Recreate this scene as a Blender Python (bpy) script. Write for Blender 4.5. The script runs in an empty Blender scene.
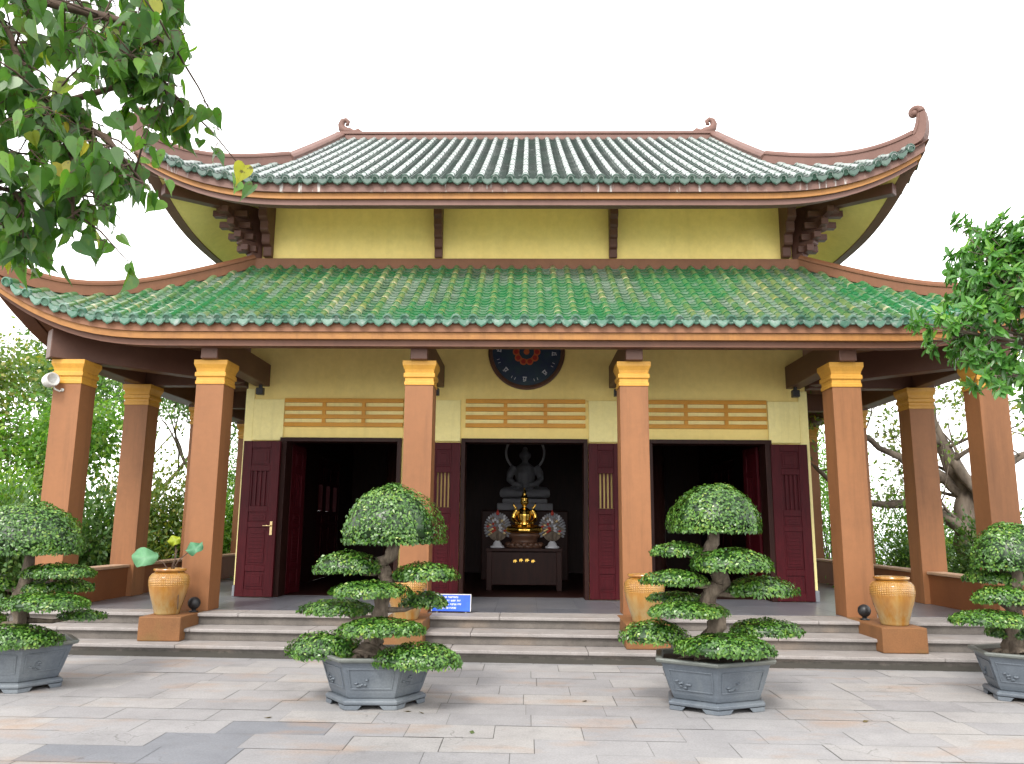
import bpy, bmesh, math, random
import numpy as np
from mathutils import Vector, Matrix
rad = math.radians
random.seed(7); rng = np.random.default_rng(7)
SC = bpy.context.scene
COL = SC.collection

# ------------------------------------------------------------------ camera, sky, sun, exposure
cam_data = bpy.data.cameras.new("camera"); cam = bpy.data.objects.new("camera", cam_data); COL.objects.link(cam)
cam_data.sensor_width = 36.0; cam_data.lens = 36.0 * 796 / 1024; cam_data.clip_start = 0.05; cam_data.clip_end = 20000
PITCH, YAW, ROLL = rad(10.2), 0.020, 0.008
fw = Vector((-math.sin(YAW) * math.cos(PITCH), math.cos(YAW) * math.cos(PITCH), math.sin(PITCH)))
rt = Vector((math.cos(YAW), math.sin(YAW), 0)); up = rt.cross(fw)
r2 = math.cos(ROLL) * rt + math.sin(ROLL) * up; u2 = -math.sin(ROLL) * rt + math.cos(ROLL) * up
cam.matrix_world = Matrix(((r2.x, u2.x, -fw.x, 0.05), (r2.y, u2.y, -fw.y, 0), (r2.z, u2.z, -fw.z, 1.62), (0, 0, 0, 1)))
SC.camera = cam

SUN_EL, SUN_AZ = rad(46), rad(200)      # azimuth measured clockwise from +Y; the sun stands behind the camera
world = bpy.data.worlds.new("World"); SC.world = world; world.use_nodes = True
wt = world.node_tree; wt.nodes.clear()
sky = wt.nodes.new("ShaderNodeTexSky"); sky.sky_type = 'NISHITA'; sky.sun_disc = False
sky.sun_elevation = SUN_EL; sky.sun_rotation = SUN_AZ; sky.dust_density = 6; sky.air_density = 1.5
hsv = wt.nodes.new("ShaderNodeHueSaturation"); hsv.inputs['Saturation'].default_value = 0.10
mixc = wt.nodes.new("ShaderNodeMix"); mixc.data_type = 'RGBA'; mixc.inputs[0].default_value = 0.72
mixc.inputs[7].default_value = (12.9, 12.9, 12.9, 1)      # white cloud layer over the sky; ramp below brightens its horizon to light walls
bg = wt.nodes.new("ShaderNodeBackground"); bg.inputs['Strength'].default_value = 0.10
wo = wt.nodes.new("ShaderNodeOutputWorld")
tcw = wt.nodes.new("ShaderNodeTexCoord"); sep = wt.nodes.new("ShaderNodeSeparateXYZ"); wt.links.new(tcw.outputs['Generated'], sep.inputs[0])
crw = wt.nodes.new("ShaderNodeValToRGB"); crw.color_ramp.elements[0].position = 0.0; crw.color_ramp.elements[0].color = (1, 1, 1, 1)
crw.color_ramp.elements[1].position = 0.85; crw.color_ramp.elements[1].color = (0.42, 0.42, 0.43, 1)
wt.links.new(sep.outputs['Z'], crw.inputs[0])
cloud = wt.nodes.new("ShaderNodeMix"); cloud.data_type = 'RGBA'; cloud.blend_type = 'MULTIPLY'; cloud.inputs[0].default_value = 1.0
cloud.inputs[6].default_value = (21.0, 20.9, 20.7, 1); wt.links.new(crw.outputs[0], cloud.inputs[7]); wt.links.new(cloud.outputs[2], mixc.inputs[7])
wt.links.new(sky.outputs[0], hsv.inputs['Color']); wt.links.new(hsv.outputs[0], mixc.inputs[6])
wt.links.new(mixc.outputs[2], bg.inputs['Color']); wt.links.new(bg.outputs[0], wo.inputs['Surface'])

sl = bpy.data.lights.new("sun", 'SUN'); sl.energy = 1.25; sl.angle = rad(14); sl.color = (1.0, 0.95, 0.87)
sun = bpy.data.objects.new("sun", sl); COL.objects.link(sun)
sdir = Vector((math.sin(SUN_AZ) * math.cos(SUN_EL), math.cos(SUN_AZ) * math.cos(SUN_EL), math.sin(SUN_EL)))
sun.rotation_euler = sdir.to_track_quat('Z', 'Y').to_euler()
SC.view_settings.view_transform = 'Standard'; SC.view_settings.look = 'None'
SC.view_settings.gamma = 1.0; SC.view_settings.use_curve_mapping = False
SC.view_settings.exposure = 1.25
try:
    SC.cycles.max_bounces = 8; SC.cycles.diffuse_bounces = 5; SC.cycles.use_denoising = True
    SC.cycles.sample_clamp_indirect = 6
except Exception: pass

# ------------------------------------------------------------------ materials
def nodes(name):
    m = bpy.data.materials.new(name); m.use_nodes = True
    t = m.node_tree; b = t.nodes['Principled BSDF']
    return m, t, b
def N(t, kind, **kw):
    n = t.nodes.new(kind)
    for k, v in kw.items():
        if k in n.inputs: n.inputs[k].default_value = v
        else: setattr(n, k, v)
    return n
def mixrgb(t, fac, a, b, mode='MIX'):
    n = t.nodes.new("ShaderNodeMix"); n.data_type = 'RGBA'; n.blend_type = mode
    for sock, v in ((n.inputs[0], fac), (n.inputs[6], a), (n.inputs[7], b)):
        if isinstance(v, bpy.types.NodeSocket): t.links.new(v, sock)
        elif isinstance(v, (int, float)): sock.default_value = v
        else: sock.default_value = (*v[:3], 1)
    return n.outputs[2]
def ramp(t, fac, stops):
    n = t.nodes.new("ShaderNodeValToRGB"); e = n.color_ramp.elements
    while len(e) < len(stops): e.new(0.5)
    for el, (p, c) in zip(e, stops): el.position = p; el.color = (*c[:3], 1) if not isinstance(c, (int, float)) else (c, c, c, 1)
    t.links.new(fac, n.inputs[0]); return n.outputs[0]
def noise(t, scale, detail=4, rough=0.6, coord='Object', stretch=None):
    tc = t.nodes.new("ShaderNodeTexCoord"); src = tc.outputs[coord]
    if stretch:
        mp = N(t, "ShaderNodeMapping"); mp.inputs['Scale'].default_value = stretch; t.links.new(src, mp.inputs[0]); src = mp.outputs[0]
    n = N(t, "ShaderNodeTexNoise", Scale=scale, Detail=detail, Roughness=rough); t.links.new(src, n.inputs['Vector'])
    return n.outputs['Fac']
def bump(t, b, h, strength=0.2, dist=0.01):
    n = N(t, "ShaderNodeBump", Strength=strength, Distance=dist); t.links.new(h, n.inputs['Height']); t.links.new(n.outputs[0], b.inputs['Normal'])
def paint(name, c, c2=None, rough=0.6, scale=3.0, bumps=0.12, stretch=None, spec=0.4, metal=0.0, streak=0.0):
    """plain painted / rendered surface with uneven tone and a fine grain"""
    m, t, b = nodes(name)
    c2 = c2 or tuple(x * 0.78 for x in c)
    n1 = noise(t, scale, 6, 0.65, stretch=stretch)
    col = ramp(t, n1, [(0.32, c2), (0.62, c)])
    n2 = noise(t, scale * 14, 3)
    col = mixrgb(t, 0.18, col, ramp(t, n2, [(0.3, 0.55), (0.7, 1.0)]), 'MULTIPLY')
    if streak:
        sf = ramp(t, noise(t, 5.0, 7, 0.72, stretch=(1, 1, 0.07)), [(0.50, 0.0), (0.74, streak)])
        col = mixrgb(t, sf, col, tuple(x * 0.5 for x in c2))
        sf = ramp(t, noise(t, 1.1, 7, 0.7), [(0.52, 0.0), (0.72, streak * .6)])
        col = mixrgb(t, sf, col, tuple(x * 0.62 for x in c2))
    t.links.new(col, b.inputs['Base Color'])
    b.inputs['Roughness'].default_value = rough; b.inputs['Specular IOR Level'].default_value = spec; b.inputs['Metallic'].default_value = metal
    if bumps: bump(t, b, noise(t, scale * 30, 3), bumps, 0.004)
    return m
M = {}
M['wall'] = paint('yellow_wall_paint', (0.90, 0.725, 0.27), (0.87, 0.68, 0.235), 0.75, 0.8, stretch=(1, 1, 0.35), streak=0.12)
M['panel'] = paint('pale_yellow_paint', (0.88, 0.78, 0.36), (0.84, 0.73, 0.31), 0.72, 1.2, streak=0.3)
M['gold_paint'] = paint('ochre_gold_paint', (0.56, 0.29, 0.040), (0.47, 0.23, 0.032), 0.5, 2.5, streak=0.4)
M['vent'] = paint('vent_shade_gold', (0.62, 0.285, 0.022), (0.54, 0.24, 0.018), 0.5, 2.5, streak=0.2)  # capital gold with a stronger colour to offset the shade over the vents
M['moulding'] = paint('orange_ochre_moulding', (0.34, 0.15, 0.034), (0.27, 0.11, 0.026), 0.55, 2.5, streak=0.5)
M['column'] = paint('burnt_orange_paint', (0.258, 0.108, 0.041), (0.215, 0.088, 0.033), 0.6, 1.0, stretch=(1, 1, 0.3), streak=0.6)
M['parapet'] = paint('rust_orange_paint', (0.1882, 0.06412, 0.02091), (0.1533, 0.05018, 0.01673), 0.7, 1.5)
M['cap_stone'] = paint('pale_coping', (0.46, 0.30, 0.2), None, 0.7, 3)
M['brown'] = paint('red_brown_paint', (0.135, 0.055, 0.030), (0.105, 0.042, 0.023), 0.55, 1.6, streak=0.3)
M['ridge'] = paint('ridge_brown_paint', (0.1677, 0.08736, 0.06864), (0.1287, 0.06474, 0.04992), 0.6, 1.4)
M['ridge2'] = paint('ridge_orange_brown_paint', (0.195, 0.080, 0.038), (0.155, 0.062, 0.029), 0.6, 1.4, streak=0.3)
M['beam'] = paint('dark_brown_paint', (0.1062, 0.04675, 0.0289), (0.08075, 0.034, 0.02125), 0.5, 2)
M['bracket'] = paint('bracket_brown_paint', (0.105, 0.042, 0.030), (0.078, 0.031, 0.022), 0.5, 2)
M['soffit_brown'] = paint('soffit_brown_paint', (0.20, 0.09, 0.05), None, 0.6, 1.5)
M['wood'] = paint('dark_red_wood', (0.0574, 0.0041, 0.00738), (0.03444, 0.00246, 0.00492), 0.45, 5, 0.15, stretch=(6, 6, 0.6), spec=0.15)
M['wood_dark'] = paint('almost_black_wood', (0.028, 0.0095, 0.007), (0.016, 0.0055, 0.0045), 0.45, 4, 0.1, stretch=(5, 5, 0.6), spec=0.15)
M['brass'] = paint('brushed_brass', (0.62, 0.47, 0.24), None, 0.3, 9, 0.05, metal=1.0)
M['gold'] = paint('polished_gold', (0.95, 0.62, 0.14), (0.7, 0.40, 0.07), 0.22, 9, 0.05, metal=1.0)
M['white_stone'] = paint('grey_white_marble', (0.50, 0.50, 0.53), None, 0.45, 4)
M['darkened_stone'] = paint('shade_darkened_stone', (0.21, 0.21, 0.23), None, 0.6, 4)  # white stone darkened in colour to stand in for the dim interior
M['black'] = paint('black_plastic', (0.018, 0.018, 0.02), None, 0.4, 12)
M['white_metal'] = paint('white_enamel', (0.6, 0.592, 0.56), None, 0.35, 9)
M['blue'] = paint('blue_enamel', (0.03, 0.12, 0.66), (0.025, 0.09, 0.55), 0.35, 7)
M['white'] = paint('white_lettering', (0.85, 0.86, 0.9), None, 0.5, 9)
M['plinth'] = paint('grey_plinth', (0.2028, 0.2184, 0.2418), None, 0.6, 5)
M['soil'] = paint('dark_soil', (0.06, 0.042, 0.03), (0.03, 0.02, 0.014), 0.95, 12, 0.8)
M['bark'] = paint('bonsai_bark', (0.20, 0.158, 0.118), (0.06, 0.044, 0.032), 0.85, 9, 0.9, stretch=(2, 2, 0.6))
M['bark_grey'] = paint('grey_bark', (0.182, 0.147, 0.1155), (0.084, 0.063, 0.049), 0.9, 4, 0.8, stretch=(2, 2, 0.5))
M['twig'] = paint('brown_twig', (0.11, 0.07, 0.05), (0.06, 0.04, 0.03), 0.9, 8, 0.5)
M['navy'] = paint('navy_enamel', (0.015, 0.028, 0.07), (0.02, 0.05, 0.06), 0.45, 5)
M['rim'] = paint('dull_bronze_rim', (0.11, 0.05, 0.028), (0.075, 0.04, 0.025), 0.45, 9)
M['lotus_red'] = paint('lotus_red', (0.38, 0.03, 0.016), (0.28, 0.02, 0.012), 0.5, 9)
M['lotus_orange'] = paint('lotus_orange', (0.5, 0.12, 0.03), None, 0.5, 9)
M['pale_mark'] = paint('pale_marks', (0.55, 0.57, 0.62), None, 0.5, 9)

def leaf_mat(name, stops, rough=0.4, trans=0.3, spec=0.5, spots=False):
    m, t, b = nodes(name)
    at = N(t, "ShaderNodeAttribute", attribute_name='tint')
    col = ramp(t, at.outputs['Fac'], stops)
    col = mixrgb(t, 0.35, col, ramp(t, noise(t, 25, 2), [(0.3, 0.5), (0.7, 1.0)]), 'MULTIPLY')
    if spots:
        col = mixrgb(t, ramp(t, noise(t, 38, 3), [(0.60, 0.0), (0.68, 0.8)]), col, (0.07, 0.05, 0.02))
        col = mixrgb(t, ramp(t, noise(t, 12, 4), [(0.55, 0.0), (0.75, 0.5)]), col, (0.20, 0.22, 0.03))
    t.links.new(col, b.inputs['Base Color']); b.inputs['Roughness'].default_value = rough; b.inputs['Specular IOR Level'].default_value = spec
    tr = N(t, "ShaderNodeBsdfTranslucent")
    tc = mixrgb(t, 1.0, col, (1.5, 1.7, 0.5), 'MULTIPLY'); t.links.new(tc, tr.inputs['Color'])
    mx = N(t, "ShaderNodeMixShader"); mx.inputs[0].default_value = trans
    t.links.new(b.outputs[0], mx.inputs[1]); t.links.new(tr.outputs[0], mx.inputs[2])
    t.links.new(mx.outputs[0], t.nodes['Material Output'].inputs['Surface'])
    return m
M['leaf_bonsai'] = leaf_mat('bonsai_leaf', [(0.0, (0.010, 0.032, 0.008)), (0.35, (0.042, 0.125, 0.016)), (0.7, (0.105, 0.235, 0.030)), (1.0, (0.26, 0.36, 0.06))], 0.34, 0.12, 0.6)
M['leaf_bodhi'] = leaf_mat('heart_leaf', [(0.0, (0.0336, 0.0952, 0.02464)), (0.5, (0.0784, 0.1904, 0.03136)), (0.85, (0.1456, 0.2912, 0.0336)), (1.0, (0.4256, 0.3584, 0.0336))], 0.34, 0.42, 0.6, spots=True)
M['leaf_glossy'] = leaf_mat('oval_leaf', [(0.0, (0.04037, 0.1292, 0.03359)), (0.6, (0.1049, 0.2744, 0.05812)), (1.0, (0.2583, 0.4521, 0.07751))], 0.33, 0.3, 0.6)
M['leaf_olive'] = leaf_mat('olive_leaf', [(0.0, (0.06, 0.12, 0.03)), (0.6, (0.138, 0.216, 0.048)), (1.0, (0.336, 0.288, 0.06))], 0.5, 0.4)
M['leaf_bright'] = leaf_mat('bright_leaf', [(0.0, (0.054, 0.144, 0.03)), (0.6, (0.132, 0.288, 0.048)), (1.0, (0.312, 0.432, 0.072))], 0.5, 0.4)
M['leaf_hedge'] = leaf_mat('hedge_leaf', [(0.0, (0.03, 0.084, 0.024)), (0.6, (0.078, 0.168, 0.042)), (1.0, (0.204, 0.276, 0.072))], 0.5, 0.3)
M['leaf_lotus'] = leaf_mat('lotus_leaf', [(0.0, (0.08, 0.26, 0.15)), (0.5, (0.20, 0.42, 0.22)), (1.0, (0.36, 0.42, 0.02))], 0.5, 0.35)
M['leaf_dry'] = leaf_mat('dry_leaf', [(0.0, (0.10, 0.06, 0.03)), (0.5, (0.17, 0.15, 0.04)), (1.0, (0.10, 0.15, 0.04))], 0.7, 0.1)

def tile_mat(name, stops, patch, lichen, rough, lich_amt, band=None, coat=0.3):
    m, t, b = nodes(name)
    at = N(t, "ShaderNodeAttribute", attribute_name='tint')
    col = ramp(t, at.outputs['Fac'], stops)
    pf = ramp(t, noise(t, 0.55, 3, 0.55), [(0.44, 0.0), (0.53, 1.0)])
    jit = ramp(t, at.outputs['Fac'], [(0.2, 1.0), (0.9, 0.35)])
    pm = N(t, "ShaderNodeMath", operation='MULTIPLY'); t.links.new(pf, pm.inputs[0]); t.links.new(jit, pm.inputs[1])
    col = mixrgb(t, pm.outputs[0], col, patch)
    lf = ramp(t, noise(t, 7, 8, 0.75), [(0.5 - lich_amt, 0.0), (0.66 - lich_amt * 0.6, 1.0)])
    lm = N(t, "ShaderNodeMath", operation='MULTIPLY'); t.links.new(lf, lm.inputs[0]); lm.inputs[1].default_value = 0.8
    col = mixrgb(t, lm.outputs[0], col, lichen)
    t.links.new(col, b.inputs['Base Color']); b.inputs['Roughness'].default_value = rough
    b.inputs['Coat Weight'].default_value = coat; b.inputs['Coat Roughness'].default_value = 0.25
    bump(t, b, noise(t, 40, 3), 0.15, 0.004)
    return m
M['low_barrel'] = tile_mat('green_barrel_tile', [(0.0, (0.016, 0.105, 0.035)), (0.3, (0.05, 0.15, 0.055)), (0.55, (0.115, 0.175, 0.06)), (0.8, (0.14, 0.225, 0.14)), (0.93, (0.24, 0.25, 0.09)), (1.0, (0.37, 0.36, 0.22))], (0.012, 0.150, 0.048), (0.26, 0.33, 0.27), 0.28, -0.08, coat=0.6)
M['low_pan'] = tile_mat('green_pan_tile', [(0.0, (0.02, 0.07, 0.035)), (0.35, (0.075, 0.14, 0.09)), (0.7, (0.165, 0.22, 0.175)), (1.0, (0.08, 0.18, 0.10))], (0.012, 0.145, 0.046), (0.28, 0.31, 0.28), 0.35, -0.04)
M['low_cap'] = tile_mat('green_end_tile', [(0.0, (0.022, 0.085, 0.055)), (0.5, (0.055, 0.145, 0.098)), (1.0, (0.12, 0.21, 0.16))], (0.04, 0.13, 0.08), (0.24, 0.28, 0.25), 0.3, -0.02)
M['up_barrel'] = tile_mat('weathered_sheen_barrel_tile', [(0.0, (0.232, 0.2812, 0.2636)), (0.5, (0.2953, 0.3374, 0.3199)), (1.0, (0.3515, 0.3796, 0.3656))], (0.2531, 0.3023, 0.2812), (0.3656, 0.3866, 0.3726), 0.4, 0.05)  # pale from lichen bloom and from sky sheen put into the colour
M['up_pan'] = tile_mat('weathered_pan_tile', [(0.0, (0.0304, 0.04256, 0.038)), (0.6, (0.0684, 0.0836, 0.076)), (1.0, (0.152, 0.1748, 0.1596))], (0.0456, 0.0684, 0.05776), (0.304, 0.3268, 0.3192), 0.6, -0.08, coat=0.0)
M['up_cap'] = tile_mat('dark_green_end_tile', [(0.0, (0.01512, 0.042, 0.03192)), (0.5, (0.0294, 0.0714, 0.05208)), (1.0, (0.0672, 0.1092, 0.084))], (0.0252, 0.0672, 0.0462), (0.1848, 0.21, 0.1848), 0.35, -0.07)

def stone_mat(name, c1, c2, stain=(0.33, 0.21, 0.13), stain_amt=0.0, dark=0.0, rough=0.7, use_tint=False, mould_z=None, spec=0.35):
    m, t, b = nodes(name)
    col = ramp(t, noise(t, 2.2, 8, 0.7), [(0.3, c2), (0.68, c1)])
    if use_tint:
        at = N(t, "ShaderNodeAttribute", attribute_name='tint')
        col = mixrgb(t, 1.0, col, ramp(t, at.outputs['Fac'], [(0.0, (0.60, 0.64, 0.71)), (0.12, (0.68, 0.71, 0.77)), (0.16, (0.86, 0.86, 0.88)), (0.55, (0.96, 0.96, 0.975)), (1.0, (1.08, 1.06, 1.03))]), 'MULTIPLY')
    if stain_amt:
        f1 = ramp(t, noise(t, 0.9, 5, 0.6, stretch=(1, 2.2, 1)), [(0.60 - stain_amt * 0.1, 0.0), (0.74, stain_amt)])
        col = mixrgb(t, f1, col, stain)
    sp = ramp(t, noise(t, 60, 2), [(0.42, 0.78), (0.58, 1.0)])
    col = mixrgb(t, 0.5, col, sp, 'MULTIPLY')
    f2 = ramp(t, noise(t, 5, 9, 0.78), [(0.56, 0.0), (0.75, 0.55)])
    col = mixrgb(t, f2, col, tuple(x * 0.55 for x in c2))
    if use_tint:
        tc = t.nodes.new("ShaderNodeTexCoord"); vo = N(t, "ShaderNodeTexVoronoi", Scale=1.3, feature='DISTANCE_TO_EDGE')
        nz = N(t, "ShaderNodeTexNoise", Scale=5.0, Detail=5); t.links.new(tc.outputs['Object'], nz.inputs['Vector'])
        vm_ = N(t, "ShaderNodeVectorMath", operation='MULTIPLY_ADD'); t.links.new(nz.outputs['Color'], vm_.inputs[0]); vm_.inputs[1].default_value = (.28, .28, 0); t.links.new(tc.outputs['Object'], vm_.inputs[2])
        t.links.new(vm_.outputs[0], vo.inputs['Vector'])
        ck = ramp(t, vo.outputs['Distance'], [(0.001, 1.0), (0.007, 0.0)]); ms = ramp(t, noise(t, 0.55, 2), [(0.56, 0.0), (0.60, 0.5)])
        mm = N(t, "ShaderNodeMath", operation='MULTIPLY'); t.links.new(ck, mm.inputs[0]); t.links.new(ms, mm.inputs[1]); col = mixrgb(t, mm.outputs[0], col, (0.06, 0.055, 0.05))
        dm = ramp(t, noise(t, 1.6, 9, 0.8), [(0.55, 0.0), (0.80, 0.7)]); col = mixrgb(t, dm, col, (0.13, 0.125, 0.12))
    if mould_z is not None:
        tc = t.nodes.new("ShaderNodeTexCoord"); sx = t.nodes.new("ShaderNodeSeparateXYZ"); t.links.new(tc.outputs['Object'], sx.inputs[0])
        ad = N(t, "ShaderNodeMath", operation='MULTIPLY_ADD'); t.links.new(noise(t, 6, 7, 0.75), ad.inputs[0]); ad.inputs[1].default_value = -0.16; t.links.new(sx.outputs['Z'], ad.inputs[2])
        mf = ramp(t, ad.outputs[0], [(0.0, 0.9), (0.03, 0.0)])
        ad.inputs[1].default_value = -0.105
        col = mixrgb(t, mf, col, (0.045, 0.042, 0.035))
    t.links.new(col, b.inputs['Base Color']); b.inputs['Roughness'].default_value = rough; b.inputs['Specular IOR Level'].default_value = spec
    bump(t, b, noise(t, 45, 5, 0.7), 0.25, 0.006)
    return m
M['slab'] = stone_mat('plaza_stone', (0.325, 0.318, 0.316), (0.262, 0.256, 0.257), stain_amt=0.6, use_tint=True)
M['joint'] = stone_mat('joint_dirt', (0.16, 0.15, 0.14), (0.09, 0.085, 0.08))
M['step'] = stone_mat('step_stone', (0.315, 0.290, 0.278), (0.225, 0.205, 0.195), stain_amt=0.35)
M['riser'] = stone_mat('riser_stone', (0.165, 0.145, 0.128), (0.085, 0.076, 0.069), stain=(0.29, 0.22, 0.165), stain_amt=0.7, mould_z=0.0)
M['floor'] = stone_mat('porch_tile', (0.172, 0.176, 0.20), (0.125, 0.13, 0.148), rough=0.3, use_tint=True, spec=0.6)
M['soil_ground'] = stone_mat('garden_ground', (0.16, 0.17, 0.07), (0.10, 0.10, 0.05), rough=0.95)
M['beige'] = stone_mat('beige_wall', (0.62, 0.56, 0.42), (0.5, 0.44, 0.32))
M['pot'] = stone_mat('grey_blue_ceramic', (0.125, 0.146, 0.172), (0.075, 0.09, 0.108), stain=(0.19, 0.21, 0.22), stain_amt=0.8, rough=0.42, spec=0.5)
M['pot_rim'] = stone_mat('weathered_rim', (0.1716, 0.1833, 0.1677), (0.1092, 0.1209, 0.1131), stain=(0.234, 0.195, 0.1248), stain_amt=0.6, rough=0.5)
M['block'] = stone_mat('stair_block_paint', (0.225, 0.098, 0.036), (0.165, 0.075, 0.028), stain=(0.135, 0.11, 0.03), stain_amt=0.95, rough=0.7)

def drip_mat(name, c, c2, thr):
    m, t, b = nodes(name)
    col = ramp(t, noise(t, 1.5, 5), [(0.32, c2), (0.62, c)])
    st = ramp(t, noise(t, 9, 5, 0.7, stretch=(1, 1, 0.12)), [(thr, 0.0), (thr + .05, 0.85)])
    pt_ = ramp(t, noise(t, 0.9, 3), [(0.48, 0.0), (0.56, 1.0)])
    mm = N(t, "ShaderNodeMath", operation='MULTIPLY'); t.links.new(st, mm.inputs[0]); t.links.new(pt_, mm.inputs[1])
    col = mixrgb(t, mm.outputs[0], col, (0.46, 0.44, 0.42)); t.links.new(col, b.inputs['Base Color']); b.inputs['Roughness'].default_value = 0.65
    return m
M['fascia_up'] = drip_mat('drip_streaked_mauve_paint', (0.17, 0.088, 0.068), (0.13, 0.066, 0.05), 0.585)
M['fascia_low'] = drip_mat('drip_streaked_orange_paint', (0.215, 0.092, 0.043), (0.17, 0.07, 0.032), 0.66)
def jar_mat():
    m, t, b = nodes('amber_glaze')
    tc = t.nodes.new("ShaderNodeTexCoord"); sx = t.nodes.new("ShaderNodeSeparateXYZ"); t.links.new(tc.outputs['Object'], sx.inputs[0])
    base = ramp(t, noise(t, 4, 5, 0.6, stretch=(1.3, 1.3, 0.35)), [(0.36, (0.25, 0.095, 0.014)), (0.5, (0.36, 0.165, 0.028)), (0.66, (0.40, 0.24, 0.075))])
    low = ramp(t, noise(t, 7, 6, 0.7, stretch=(1, 1, 0.3)), [(0.38, (0.27, 0.125, 0.024)), (0.6, (0.30, 0.225, 0.10))])
    hz = ramp(t, sx.outputs['Z'], [(0.10, 1.0), (0.36, 0.0)])
    col = mixrgb(t, hz, base, low)
    uv = tc.outputs['UV']; su = t.nodes.new("ShaderNodeSeparateXYZ"); t.links.new(uv, su.inputs[0])
    def sn(sock, k):
        a = N(t, "ShaderNodeMath", operation='MULTIPLY'); t.links.new(sock, a.inputs[0]); a.inputs[1].default_value = k
        s = N(t, "ShaderNodeMath", operation='SINE'); t.links.new(a.outputs[0], s.inputs[0])
        s2 = N(t, "ShaderNodeMath", operation='ABSOLUTE'); t.links.new(s.outputs[0], s2.inputs[0]); return s2.outputs[0]
    p = N(t, "ShaderNodeMath", operation='MULTIPLY'); t.links.new(sn(su.outputs['X'], math.pi * 56), p.inputs[0]); t.links.new(sn(su.outputs['Y'], math.pi * 26), p.inputs[1])
    band = ramp(t, su.outputs['Y'], [(0.50, 0.0), (0.56, 1.0), (0.86, 1.0), (0.90, 0.0)])
    q = N(t, "ShaderNodeMath", operation='MULTIPLY'); t.links.new(p.outputs[0], q.inputs[0]); t.links.new(band, q.inputs[1])
    col = mixrgb(t, q.outputs[0], col, (0.46, 0.25, 0.06))
    t.links.new(col, b.inputs['Base Color']); b.inputs['Roughness'].default_value = 0.22
    b.inputs['Coat Weight'].default_value = 0.5; b.inputs['Coat Roughness'].default_value = 0.12
    bump(t, b, q.outputs[0], 0.8, 0.012)
    return m
M['jar'] = jar_mat()
def sea_mat():
    m, t, b = nodes('pale_sea'); b.inputs['Base Color'].default_value = (0.45, 0.50, 0.53, 1); b.inputs['Roughness'].default_value = 0.35
    bump(t, b, noise(t, 0.4, 4), 0.3, 0.5); return m
M['sea'] = sea_mat()

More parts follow.
